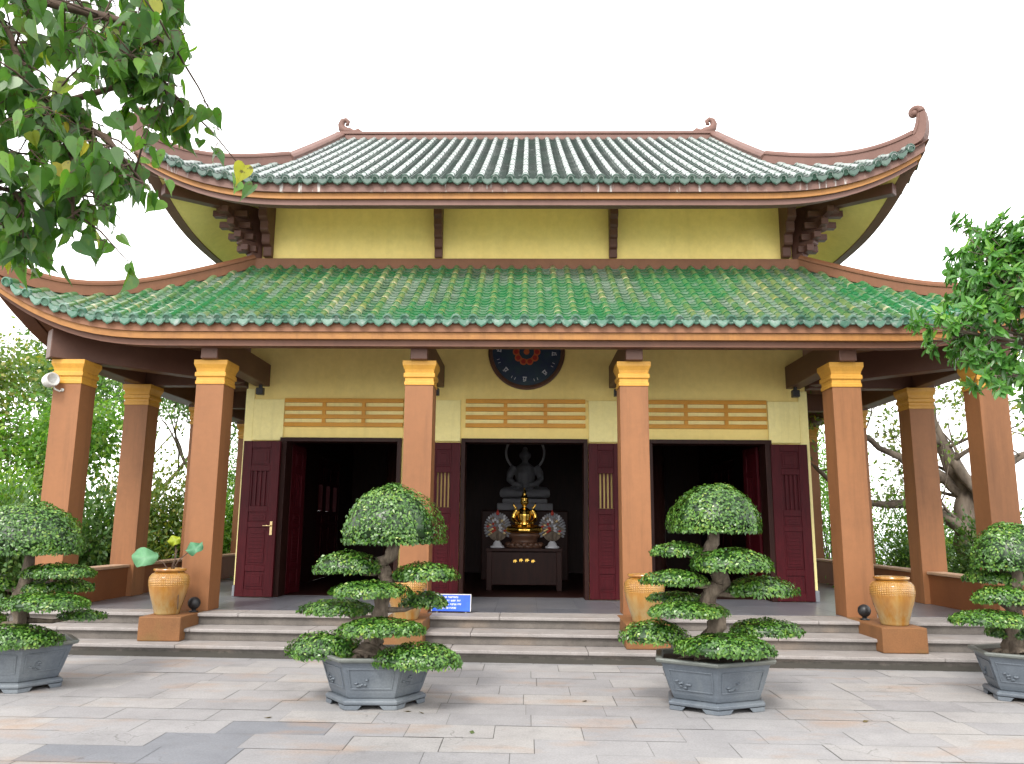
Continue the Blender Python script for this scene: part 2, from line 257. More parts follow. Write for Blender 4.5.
# ------------------------------------------------------------------ mesh helpers
class MB:
    def __init__(s): s.v = []; s.f = []; s.m = []; s.t = []; s.uv = {}; s.smooth = []
    def add(s, verts, faces, mi=0, tint=0.5, smooth=False):
        o = len(s.v); s.v += [tuple(p) for p in verts]
        for f in faces:
            s.f.append(tuple(i + o for i in f)); s.m.append(mi); s.t.append(tint); s.smooth.append(smooth)
        return o
    def box(s, x0, x1, y0, y1, z0, z1, mi=0, tint=0.5, mtx=None):
        vs = [(x, y, z) for z in (z0, z1) for y in (y0, y1) for x in (x0, x1)]
        if mtx is not None: vs = [mtx @ Vector(p) for p in vs]
        s.add(vs, [(0, 2, 3, 1), (4, 5, 7, 6), (0, 1, 5, 4), (2, 6, 7, 3), (0, 4, 6, 2), (1, 3, 7, 5)], mi, tint)
    def prism(s, poly, axis_fn, d0, d1, mi=0, tint=0.5):
        """poly: 2-D outline (counter-clockwise); axis_fn(a, b, d) -> point"""
        n = len(poly); vs = [axis_fn(a, b, d0) for a, b in poly] + [axis_fn(a, b, d1) for a, b in poly]
        fs = [tuple(range(n - 1, -1, -1)), tuple(range(n, 2 * n))] + [(i, (i + 1) % n, n + (i + 1) % n, n + i) for i in range(n)]
        s.add(vs, fs, mi, tint)
    def tube(s, path, radii, sides=8, mi=0, tint=0.5, cap=True, gnarl=0):
        path = [Vector(p) for p in path]; n = len(path); rings = []
        prev = None
        for i, p in enumerate(path):
            d = (path[min(i + 1, n - 1)] - path[max(i - 1, 0)]); d = d.normalized() if d.length > 1e-9 else Vector((0, 0, 1))
            if prev is None:
                a = Vector((1, 0, 0)) if abs(d.x) < 0.8 else Vector((0, 1, 0)); u = (a - d * a.dot(d)).normalized()
            else:
                u = (prev - d * prev.dot(d)); u = u.normalized() if u.length > 1e-6 else d.orthogonal().normalized()
            prev = u; w = d.cross(u); r = radii[i] if hasattr(radii, '__len__') else radii
            rings.append([p + (u * math.cos(2 * math.pi * k / sides) + w * math.sin(2 * math.pi * k / sides)) * r * (1 + (gnarl * (math.sin(k * 2.1 + i * .55) * .6 + math.sin(k * 3.7 - i * .9) * .5 + random.uniform(-.4, .4)) if gnarl else 0)) for k in range(sides)])
        vs = [p for r in rings for p in r]; fs = []
        for i in range(n - 1):
            for k in range(sides):
                k2 = (k + 1) % sides; fs.append((i * sides + k, i * sides + k2, (i + 1) * sides + k2, (i + 1) * sides + k))
        if cap: fs.append(tuple(range(sides - 1, -1, -1))); fs.append(tuple((n - 1) * sides + k for k in range(sides)))
        s.add(vs, fs, mi, tint, True)
    def lathe(s, prof, c=(0, 0, 0), sides=32, mi=0, tint=0.5, rot=0.0, smooth=True, sx=1, sy=1, closed=True):
        n = len(prof); o = len(s.v)
        vs = [(c[0] + r * sx * math.cos(rot + 2 * math.pi * k / sides), c[1] + r * sy * math.sin(rot + 2 * math.pi * k / sides), c[2] + z) for r, z in prof for k in range(sides)]
        fs = []
        for i in range(n - 1):
            for k in range(sides):
                k2 = (k + 1) % sides; fs.append((i * sides + k, i * sides + k2, (i + 1) * sides + k2, (i + 1) * sides + k))
                s.uv[len(s.f) + len(fs) - 1] = [(k / sides, i / (n - 1)), ((k + 1) / sides, i / (n - 1)), ((k + 1) / sides, (i + 1) / (n - 1)), (k / sides, (i + 1) / (n - 1))]
        if closed:
            fs.append(tuple(range(sides - 1, -1, -1))); fs.append(tuple((n - 1) * sides + k for k in range(sides)))
        s.add(vs, fs, mi, tint, smooth)
    def ellipsoid(s, c, r, seg=14, ring=9, mi=0, tint=0.5, mtx=None):
        vs = []; fs = []
        for i in range(ring + 1):
            th = math.pi * i / ring
            for k in range(seg):
                ph = 2 * math.pi * k / seg; p = Vector((r[0] * math.sin(th) * math.cos(ph), r[1] * math.sin(th) * math.sin(ph), r[2] * math.cos(th)))
                if mtx is not None: p = mtx @ p
                vs.append(p + Vector(c))
        for i in range(ring):
            for k in range(seg):
                k2 = (k + 1) % seg; fs.append((i * seg + k, (i + 1) * seg + k, (i + 1) * seg + k2, i * seg + k2))
        s.add(vs, fs, mi, tint, True)
    def build(s, name, mats, parent=None, loc=None, bevel=0, seg=2):
        me = bpy.data.meshes.new(name); me.from_pydata(s.v, [], s.f)
        if not isinstance(mats, (list, tuple)): mats = [mats]
        for m in mats: me.materials.append(m)
        me.polygons.foreach_set('material_index', s.m); me.polygons.foreach_set('use_smooth', s.smooth)
        a = me.attributes.new('tint', 'FLOAT', 'FACE'); a.data.foreach_set('value', s.t)
        if s.uv:
            ul = me.uv_layers.new(name='UVMap')
            for fi, uvs in s.uv.items():
                ls = me.polygons[fi].loop_start
                for j, q in enumerate(uvs): ul.data[ls + j].uv = q
        me.update()
        return link(name, me, parent, loc, bevel, seg)
def link(name, me, parent=None, loc=None, bevel=0, seg=2):
    o = bpy.data.objects.new(name, me); COL.objects.link(o)
    if parent is not None: o.parent = parent
    if loc is not None: o.location = loc
    if bevel:
        b = o.modifiers.new('bevel', 'BEVEL'); b.width = bevel; b.segments = seg; b.limit_method = 'ANGLE'; b.angle_limit = rad(40)
    return o
def tag(o, label=None, cat=None, group=None, kind=None):
    if label: o['label'] = label
    if cat: o['category'] = cat
    if group: o['group'] = group
    if kind: o['kind'] = kind
    return o
def empty(name, loc=(0, 0, 0), rz=0):
    o = bpy.data.objects.new(name, None); COL.objects.link(o); o.location = loc; o.rotation_euler.z = rz; o.empty_display_size = 0.1
    return o
def copy_tree(o, parent=None):
    c = o.copy(); COL.objects.link(c)
    if parent is not None: c.parent = parent
    for ch in list(o.children): copy_tree(ch, c)
    return c
def quads(name, V, mat, parent=None, loc=None, tint=None, per=4, smooth=True):
    """V: (n, per, 3) array, one face per row"""
    n = V.shape[0]; me = bpy.data.meshes.new(name)
    me.vertices.add(n * per); me.vertices.foreach_set('co', V.reshape(-1).astype(np.float32))
    me.loops.add(n * per); me.loops.foreach_set('vertex_index', np.arange(n * per, dtype=np.int32))
    me.polygons.add(n); me.polygons.foreach_set('loop_start', np.arange(0, n * per, per, dtype=np.int32))
    me.polygons.foreach_set('loop_total', np.full(n, per, dtype=np.int32))
    me.materials.append(mat); me.update(calc_edges=True); me.validate()
    a = me.attributes.new('tint', 'FLOAT', 'FACE'); a.data.foreach_set('value', (tint if tint is not None else np.full(n, .5)).astype(np.float32))
    return link(name, me, parent, loc)
def unit(a): return a / np.maximum(np.linalg.norm(a, axis=-1, keepdims=True), 1e-9)
def leaf_quads(P, D, Nn, L, W, fold=0.15):
    """diamond leaves: base P, direction D, normal Nn"""
    D = unit(D); S = unit(np.cross(D, Nn)); Nn = unit(np.cross(S, D)); L = L[:, None]; W = W[:, None]
    mid = P + D * L * 0.45
    return np.stack([P, mid + S * W * .5 + Nn * W * fold, P + D * L - Nn * L * .08, mid - S * W * .5 + Nn * W * fold], 1)

# ------------------------------------------------------------------ ground, plaza, sea
def ground_z(x, y):
    e = max(0, x - 11.5, y - 27, -y - 25, -x - 40)
    return -0.02 - (e * 0.55 if e > 0 else 0)
mb = MB(); xs = np.concatenate([np.linspace(-160, -40, 9), np.linspace(-36, 36, 37), np.linspace(44, 150, 8)]); ys = np.concatenate([np.linspace(-120, -28, 6), np.linspace(-24, 44, 35), np.linspace(52, 170, 8)])
mb.add([(x, y, max(-60, ground_z(x, y))) for y in ys for x in xs], [(j * len(xs) + i, j * len(xs) + i + 1, (j + 1) * len(xs) + i + 1, (j + 1) * len(xs) + i) for j in range(len(ys) - 1) for i in range(len(xs) - 1)], smooth=True)
tag(mb.build('ground', M['soil_ground']), kind='structure')
mb = MB(); mb.add([(-9000, -9000, -48), (9000, -9000, -48), (9000, 9000, -48), (-9000, 9000, -48)], [(0, 1, 2, 3)])
tag(mb.build('sea', M['sea']), kind='structure')
mb = MB(); mb.box(-13, 10.5, -5, 10.4, -0.3, -0.006); tag(mb.build('plaza_bed', M['joint']), kind='structure')
mb = MB(); R = random.Random(11); y = -1.0; row = 0
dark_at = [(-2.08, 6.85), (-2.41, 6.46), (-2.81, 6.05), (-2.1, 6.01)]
while y < 10.2:
    h = R.choice([0.40, 0.42, 0.42, 0.44]); x = -12.8 + R.uniform(0, 0.6); sk = -0.022
    while x < 10.2:
        w = R.choice([0.62, 0.70, 0.78, 0.86, 0.70]); g = R.choice([0.0015, 0.002, 0.003, 0.004]); z = R.uniform(-0.0015, 0.0012)
        t = R.uniform(0.17, 1.0)
        if R.random() < 0.02: t = R.uniform(0.10, 0.16)
        cx, cy = x + w / 2, y + h / 2 + sk * (x + w / 2)
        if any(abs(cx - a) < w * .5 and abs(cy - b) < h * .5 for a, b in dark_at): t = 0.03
        x0, x1, y0, y1 = x + g, x + w - g, y + g, y + h - g
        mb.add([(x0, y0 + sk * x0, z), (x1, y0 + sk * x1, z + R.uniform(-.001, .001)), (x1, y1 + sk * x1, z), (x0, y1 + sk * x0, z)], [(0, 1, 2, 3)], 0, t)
        x += w
    y += h; row += 1
tag(mb.build('plaza_paving', M['slab']), kind='structure')

# ------------------------------------------------------------------ the temple hall
temple = empty('temple_hall', (0, 13.35, 0))
tag(temple, 'two tiered yellow temple hall with green tiled roofs and orange columns', 'temple')
TI = Matrix.Translation((0, -13.35, 0))
def part(mb, name, mats, parent=None, bevel=0, seg=2):
    """a part of the hall; shapes are given in world metres"""
    o = mb.build(name, mats, parent or temple, bevel=bevel, seg=seg)
    if parent is None: o.matrix_parent_inverse = TI
    return o
FZ = 0.44
WX, WY0, WY1 = 4.73, 13.35, 21.35
# steps (edges run slightly out of square with the hall, as they do in the place)
def slab_prism(mb, x0, x1, e, k, yb, z0, z1, mi=0, inset=0.0):
    vs = [(x0, e + k * x0 + inset, z0), (x1, e + k * x1 + inset, z0), (x1, yb, z0), (x0, yb, z0)]
    vs += [(a, b, z1) for a, b, _ in vs]
    mb.add(vs, [(3, 2, 1, 0), (4, 5, 6, 7), (0, 1, 5, 4), (1, 2, 6, 5), (2, 3, 7, 6), (3, 0, 4, 7)], mi)
SE = [(9.90, -0.042, 0.147), (10.30, -0.034, 0.293), (10.75, -0.024, FZ)]
for i, (e, k, zt) in enumerate(SE):
    mb = MB(); zb = zt - 0.147 if i else -0.02
    slab_prism(mb, -7.6, 7.6, e, k, 11.30, zb + (0.003 if i else 0), zt - 0.045, 0, 0.045)
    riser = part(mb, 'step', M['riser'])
    x = -7.62; mb = MB(); r = random.Random(i + 3)
    while x < 7.6:
        w = min(r.uniform(1.5, 2.1), 7.62 - x); slab_prism(mb, x + .002, x + w - .002, e, k, 11.30, zt - 0.043, zt + r.uniform(-.002, .001)); x += w
    nose = mb.build('tread', M['step'], riser, bevel=0.010)
    # joints in the risers: real slots cut by thin dark strips set 2 mm proud
# porch floor tiles
mb = MB(); r = random.Random(5); yy = 11.302
mb.box(-7.0, 7.0, 11.31, 23.9, -0.02, FZ - 0.008, 1)
while yy < 23.8:
    x = -7.0
    while x < 6.99:
        mb.box(x + .002, x + .598, yy + .002, min(yy + .598, 23.85), FZ - 0.03, FZ + r.uniform(-.001, .0005), 0, r.uniform(0.15, 1)); x += 0.5833 + 0.0
        x += 0.0167
    yy += 0.6
porch = part(mb, 'porch_floor', [M['floor'], M['joint']])
mb = MB(); mb.box(-4.45, 4.45, 13.68, 20.59, FZ - .02, FZ + .004); part(mb, 'inner_floor', M['wood_dark'])  # dark wood over the paler tiles, standing in for indoor shade
# walls
mb = MB()
for a, b in ((-WX, -4.06), (-2.06, -1.06), (1.06, 2.06), (4.06, WX)): mb.box(a, b, 13.35, 13.6, FZ + .001, 3.05)
mb.box(-WX, WX, 13.35, 13.6, 3.05, 7.42); mb.box(-WX, WX, 21.1, 21.35, FZ + .001, 7.42)
SIDE_OPEN = [(14.2, 16.2), (17.2, 19.2)]
for s in (-1, 1):
    def sbox(x0, x1, y0, y1, z0, z1): mb.box(*sorted((s * x0, s * x1)), y0, y1, z0, z1)
    ys_ = [13.6, 14.2, 16.2, 17.2, 19.2, 21.1]
    for j in range(0, 6, 2): sbox(4.60, WX, ys_[j], ys_[j + 1], FZ + .001, 3.05)
    sbox(4.60, WX, 13.6, 21.1, 3.05, 7.42)
part(mb, 'wall', M['wall'])
mb = MB()                                                # dark wood ceiling, plus lining added so inner walls look shaded
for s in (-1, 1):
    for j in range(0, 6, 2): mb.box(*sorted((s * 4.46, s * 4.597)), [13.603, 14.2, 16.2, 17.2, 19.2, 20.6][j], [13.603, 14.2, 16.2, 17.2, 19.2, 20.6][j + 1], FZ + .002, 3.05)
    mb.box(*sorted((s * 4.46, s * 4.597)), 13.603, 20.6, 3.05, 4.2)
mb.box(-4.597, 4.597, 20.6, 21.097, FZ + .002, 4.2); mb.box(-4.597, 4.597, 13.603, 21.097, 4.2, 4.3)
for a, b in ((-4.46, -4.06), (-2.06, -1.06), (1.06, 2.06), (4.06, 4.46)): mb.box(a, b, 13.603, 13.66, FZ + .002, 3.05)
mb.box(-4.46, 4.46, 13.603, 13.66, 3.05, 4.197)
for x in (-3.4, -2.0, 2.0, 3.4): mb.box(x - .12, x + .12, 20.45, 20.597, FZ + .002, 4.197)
part(mb, 'added_dark_lining', M['wood_dark'])
mb = MB()
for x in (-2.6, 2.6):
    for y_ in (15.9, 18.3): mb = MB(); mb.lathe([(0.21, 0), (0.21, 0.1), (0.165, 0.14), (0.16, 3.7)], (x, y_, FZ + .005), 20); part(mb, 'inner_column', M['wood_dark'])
for a, b in ((-4.60, -4.08), (-2.04, -1.08), (1.08, 2.04), (4.08, 4.60)):
    mb = MB(); mb.box(a, b, 13.31, 13.347, 3.0, 3.70); part(mb, 'wall_panel', M['panel'], bevel=0.006)
for s in (-1, 1):
    mb = MB(); mb.box(*sorted((s * 4.605, s * (WX + .022))), 13.328, 13.62, FZ + .18, 3.88); part(mb, 'pilaster', M['panel'], bevel=0.006)
    mb = MB(); mb.box(*sorted((s * 4.60, s * (WX + .035))), 13.30, 13.66, FZ + .002, FZ + .178); part(mb, 'plinth', M['plinth'], bevel=0.006)
# ventilation grilles over the doors
for cx in (-3.065, 0.015, 3.05):
    mb = MB(); x0, x1 = cx - 1.01, cx + 1.01
    for k in range(4): z = 3.245 + k * 0.137; mb.box(x0, x1, 13.300, 13.340, z - .008, z + 0.062)
    fr = part(mb, 'vent_grille', M['vent'], bevel=0.004)
    for q in (x0 + 0.673, x0 + 1.347): mb = MB(); mb.box(q - .03, q + .03, 13.307, 13.339, 3.24, 3.712); mb.build('vent_mullion', M['vent'], fr)
    mb = MB(); mb.box(x0 + .002, x1 - .002, 13.3415, 13.3485, 3.236, 3.719); mb.build('vent_backing', M['panel'], fr)
# door frames
for cx in (-3.06, 0.0, 3.06):
    mb = MB(); x0, x1 = cx - 1.0, cx + 1.0
    if cx == 0: x0, x1 = -1.058, 1.058
    jl, jr_ = (.05 if cx < 0 else 0), (.05 if cx > 0 else 0); mb.box(x0 - jl, x0 + .07, 13.255, 13.62, FZ + .002, 2.98); mb.box(x1 - .07, x1 + jr_, 13.255, 13.62, FZ + .002, 2.98); mb.box(x0 - jl, x1 + jr_, 13.28, 13.62, 2.9805, 3.048)
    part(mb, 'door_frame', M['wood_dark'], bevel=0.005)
# door leaves
def leaf_mesh(w, h=2.52, grille=True):
    """origin at the hinge's foot; spans x 0..w, y 0..0.045"""
    mb = MB(); t0, t1 = 0.0, 0.045; st = 0.15
    mb.box(0, st, t0, t1, 0, h); mb.box(w - st, w, t0, t1, 0, h)
    rails = [(0, .12), (.40, .50), (1.10, 1.19), (1.35, 1.45), (2.02, 2.12), (2.40, h)]
    for a, b in rails: mb.box(st, w - st, t0 + .001, t1 - .001, a, b)
    for a, b in ((.12, .40), (.50, 1.10), (1.19, 1.35), (2.12, 2.40)): mb.box(st, w - st, .014, .031, a, b)
    iw = w - 2 * st; m2 = [MB() for _ in range(4)]
    for m_, (za, zb) in zip(m2, ((.165, .355), (.54, 1.065), (1.215, 1.325), (2.15, 2.37))):
        m_.box(st + .03, w - st - .03, .004, .0135, za, zb)
        if zb > 1 and za < .6:
            for k in range(8): m_.box(st + .05, w - st - .05, -.002, .0035, za + .04 + k * .06, za + .07 + k * .06)
        else: m_.box(st + .07, w - st - .07, -.002, .0035, za + .035, zb - .035)
    m3 = MB(); n = 4
    for k in range(n + 1):
        x = st + .01 + (iw - .02) * k / n; m3.box(x - .016, x + .016, .012, .033, 1.452, 2.018)
    return mb, m2, m3
def door_leaf(x, y, rz, w, handle=False, mirror=False, label=None, h=2.52, zoff=.012, backed=False):
    mb, m2, m3 = leaf_mesh(w, h)
    if backed: mb.box(.15, w - .15, .0345, .043, 1.4505, 2.0195)
    if mirror:
        for b_ in (mb, *m2, m3): b_.v = [(w - a, b, c) for a, b, c in b_.v]; b_.f = [tuple(reversed(f)) for f in b_.f]
    o = mb.build('door_leaf', M['wood'], temple, bevel=0.004, seg=1); o.matrix_parent_inverse = TI; o.location = (x, y, FZ + zoff); o.rotation_euler.z = rz
    [m_.build('carved_panel', M['wood'], o, bevel=0.003, seg=1) for m_ in m2]; m3.build('grille', M['wood'], o)
    if handle:
        h = MB(); hx = w - .075
        h.box(hx - .02, hx + .02, -.012, -.001, .98, 1.20); h.tube([(hx, -.01, 1.13), (hx, -.055, 1.13), (hx - .03, -.062, 1.13), (hx - .12, -.062, 1.128)], .011, 8)
        h.build('handle', M['brass'], o, bevel=0.002, seg=1)
    if label: o['label'] = label
    return o
door_leaf(-4.68, 13.17, rad(-4), 0.63, True, label='dark red door leaf with brass lever handle', backed=True)
door_leaf(-1.62, 13.235, 0, 0.555); door_leaf(1.065, 13.235, 0, 0.565); door_leaf(4.075, 13.235, rad(0), 0.60, backed=True)
door_leaf(-4.0, 13.68, rad(84), 0.62); door_leaf(4.0, 13.68, rad(96), 0.62)
for s in (-1, 1):
    for a, b in SIDE_OPEN:
        for k in range(3):
            door_leaf(s * 4.52, a + (k + (1 if s < 0 else 0)) * (b - a) / 3 + (0.004 if s > 0 else -0.004), rad(90) if s > 0 else rad(-90), (b - a) / 3 - .003, h=2.604, zoff=.004)
# medallion over the middle door
mb = MB(); cz = 4.54
YR = lambda a, b, d: (0.03 + a, d, cz + b)
def circle(r, n=48, a0=0): return [(r * math.cos(a0 + 2 * math.pi * k / n), r * math.sin(a0 + 2 * math.pi * k / n)) for k in range(n)]
mb.prism(circle(0.60), YR, 13.347, 13.325)
med = part(mb, 'medallion', M['navy'])
mb = MB()
n = 64
for k in range(n):
    a0, a1 = 2 * math.pi * k / n, 2 * math.pi * (k + 1) / n
    pr = [(0.655, 13.347), (0.655, 13.31), (0.63, 13.295), (0.585, 13.305), (0.575, 13.347)]
    for (ra, ya), (rb, yb) in zip(pr, pr[1:]): mb.add([YR(ra * math.cos(a0), ra * math.sin(a0), ya), YR(ra * math.cos(a1), ra * math.sin(a1), ya), YR(rb * math.cos(a1), rb * math.sin(a1), yb), YR(rb * math.cos(a0), rb * math.sin(a0), yb)], [(3, 2, 1, 0)], 0, 0.5, True)
mb.build('medallion_rim', M['rim'], med, loc=(0, 0, 0)).matrix_parent_inverse = Matrix()
mb = MB()
for k in range(10):
    a = 2 * math.pi * k / 10; c = (0.175 * math.cos(a), 0.175 * math.sin(a))
    mb.prism([(c[0] + .062 * math.cos(q) * 1.0, c[1] + .062 * math.sin(q)) for q in np.linspace(0, 2 * math.pi, 14, endpoint=False)], YR, 13.3225 - k * 1e-4, 13.312 - k * 1e-4, 1)
    mb.prism([(c[0] + .040 * math.cos(q), c[1] + .040 * math.sin(q)) for q in np.linspace(0, 2 * math.pi, 14, endpoint=False)], YR, 13.311, 13.306, 0)
mb.prism(circle(.125, 32), YR, 13.324, 13.308, 2)
mb.prism(circle(.05, 16), YR, 13.3075, 13.300, 1)
mb.build('lotus', [M['lotus_red'], M['lotus_orange'], M['navy']], med)
mb = MB()
for k in range(8):                                       # eight pale syllable marks around the ring
    a = 2 * math.pi * k / 8 + rad(-90) + rad(-4); c = (0.475 * math.cos(a), 0.475 * math.sin(a)); rr = random.Random(k + 20)
    ca, sa = math.cos(a + math.pi / 2), math.sin(a + math.pi / 2)
    def stroke(x, z, w, h): mb.prism([(c[0] + (x + i) * ca - (z + j) * sa, c[1] + (x + i) * sa + (z + j) * ca) for i, j in ((-w, -h), (w, -h), (w, h), (-w, h))], YR, 13.3245, 13.318 - rr.random() * .003)
    stroke(0, .034, .034, .008); stroke(.02, 0, .007, .03); stroke(-.018, .005, .006, .022); stroke(0, -.014, .02, .007); stroke(rr.uniform(-.015, .015), -.036, .014, .006)
    for dz in (-.03, .03):
        b2 = a + math.pi / 8; c = (0.50 * math.cos(b2), 0.50 * math.sin(b2)); ca, sa = math.cos(b2 + math.pi / 2), math.sin(b2 + math.pi / 2); stroke(dz, 0, .004, .022)
        c = (0.475 * math.cos(a), 0.475 * math.sin(a)); ca, sa = math.cos(a + math.pi / 2), math.sin(a + math.pi / 2)
mb.build('lettering', M['pale_mark'], med)

# columns with moulded capitals
def column(x, y):
    mb = MB(); mb.box(x - .2, x + .2, y - .2, y + .2, FZ + .001, 3.57)
    c = part(mb, 'column', M['column'], bevel=0.006)
    prof = [(.212, 0), (.212, .045), (.203, .055), (.203, .10), (.222, .115), (.222, .165), (.205, .18), (.214, .225), (.24, .285), (.24, .348)]
    mb = MB(); mb.lathe([(r * math.sqrt(2), z) for r, z in prof], (x, y, 3.568), 4, rot=math.pi / 4, smooth=False)
    mb.build('capital', M['gold_paint'], c, bevel=0.004)
CX = [-6.54, -4.48, -1.49, 1.55, 4.53, 6.56]
for x in CX: column(x, 11.3)
SY = [13.35, 16.0, 18.7, 21.35]
for s in (-6.54, 6.56):
    for y_ in SY: column(s, y_)
for x in CX: column(x, 23.4)
# porch beams
def beam(p, q, w, z0, z1):
    p, q = Vector((*p, 0)), Vector((*q, 0)); d = (q - p); L = d.length; a = math.atan2(d.y, d.x)
    mb = MB(); mb.box(0, L, -w / 2, w / 2, 0, z1 - z0, mtx=Matrix.Translation((p.x, p.y, z0)) @ Matrix.Rotation(a, 4, 'Z'))
    return part(mb, 'beam', M['beam'], bevel=0.012)
for x in CX[1:5]: beam((x, 10.98), (x, 13.34), 0.24, 3.918, 4.30)
for s in (-1, 1):
    cx = 6.54 if s < 0 else 6.56
    beam((s * (cx + .28), 11.02), (s * 4.75, 13.05), 0.24, 3.920, 4.34)
    for y_ in SY: beam((s * (cx + .3), y_), (s * 4.76, y_), 0.22, 3.919, 4.26)
    for a, b in zip([11.3] + SY, SY + [23.4]): beam((s * cx, a + .13), (s * cx, b - .13), 0.18, 3.921, 4.22)
# parapets between the side columns
for s in (-1, 1):
    cx = 6.54 if s < 0 else 6.56
    for a, b in zip([11.5] + [y_ + .2 for y_ in SY], [y_ - .2 for y_ in SY] + [23.2]):
        mb = MB(); mb.box(s * cx - .11, s * cx + .11, a + .003, b - .003, FZ + .001, 0.90); pw = part(mb, 'parapet', M['parapet'])
        mb = MB(); mb.box(s * cx - .14, s * cx + .14, a + .004, b - .004, 0.902, 0.945); mb.build('coping', M['cap_stone'], pw, bevel=0.008)
# stair blocks before the four middle columns
for x, yf in ((-4.58, 10.33), (-1.49, 10.10), (1.53, 10.08), (4.58, 10.00)):
    mb = MB(); mb.box(x - .27, x + .27, yf, 11.095, 0.149, FZ + .006)
    part(mb, 'stair_block', M['block'], bevel=0.012)

# roofs -------------------------------------------------------------
class Roof:
    def __init__(s, hx, y0, yb, z0, slope, sag, H, A, p, O, V):
        s.hx, s.y0, s.yb, s.z0, s.slope, s.sag, s.H, s.A, s.p, s.O, s.V = hx, y0, yb, z0, slope, sag, H, A, p, O, V
        s.hy = (yb - y0) / 2; s.yc = (yb + y0) / 2
    def half(s, side): return s.hx if side in (0, 2) else s.hy
    def g(s, a): return max(0.0, 1 - max(a, 0) / s.A) ** s.p
    def pt(s, side, t, v, dz=0.0, lift_v=None):
        h = s.half(side); a = h - abs(t); g = s.g(a); k = max(0.0, 1 - (v if lift_v is None else lift_v) / s.V) ** 1.3
        z = s.z0 + s.slope * v - s.sag * v * (s.VT - v) + s.H * g * k + dz
        sh = s.O * g * k; tt = t + math.copysign(sh, t) if t else t; vv = v - sh
        if side == 0: return Vector((tt, s.y0 + vv, z))
        if side == 2: return Vector((-tt, s.yb - vv, z))
        if side == 1: return Vector((s.hx - vv, s.yc + tt, z))
        return Vector((-s.hx + vv, s.yc - tt, z))
    def frame(s, side, t, v):
        p = s.pt(side, t, v); e = 0.03
        tv = (s.pt(side, t, v + e) - p).normalized(); ts = (s.pt(side, t + e, v) - s.pt(side, t - e, v)).normalized()
        n = ts.cross(tv).normalized()
        return p, ts, tv, n
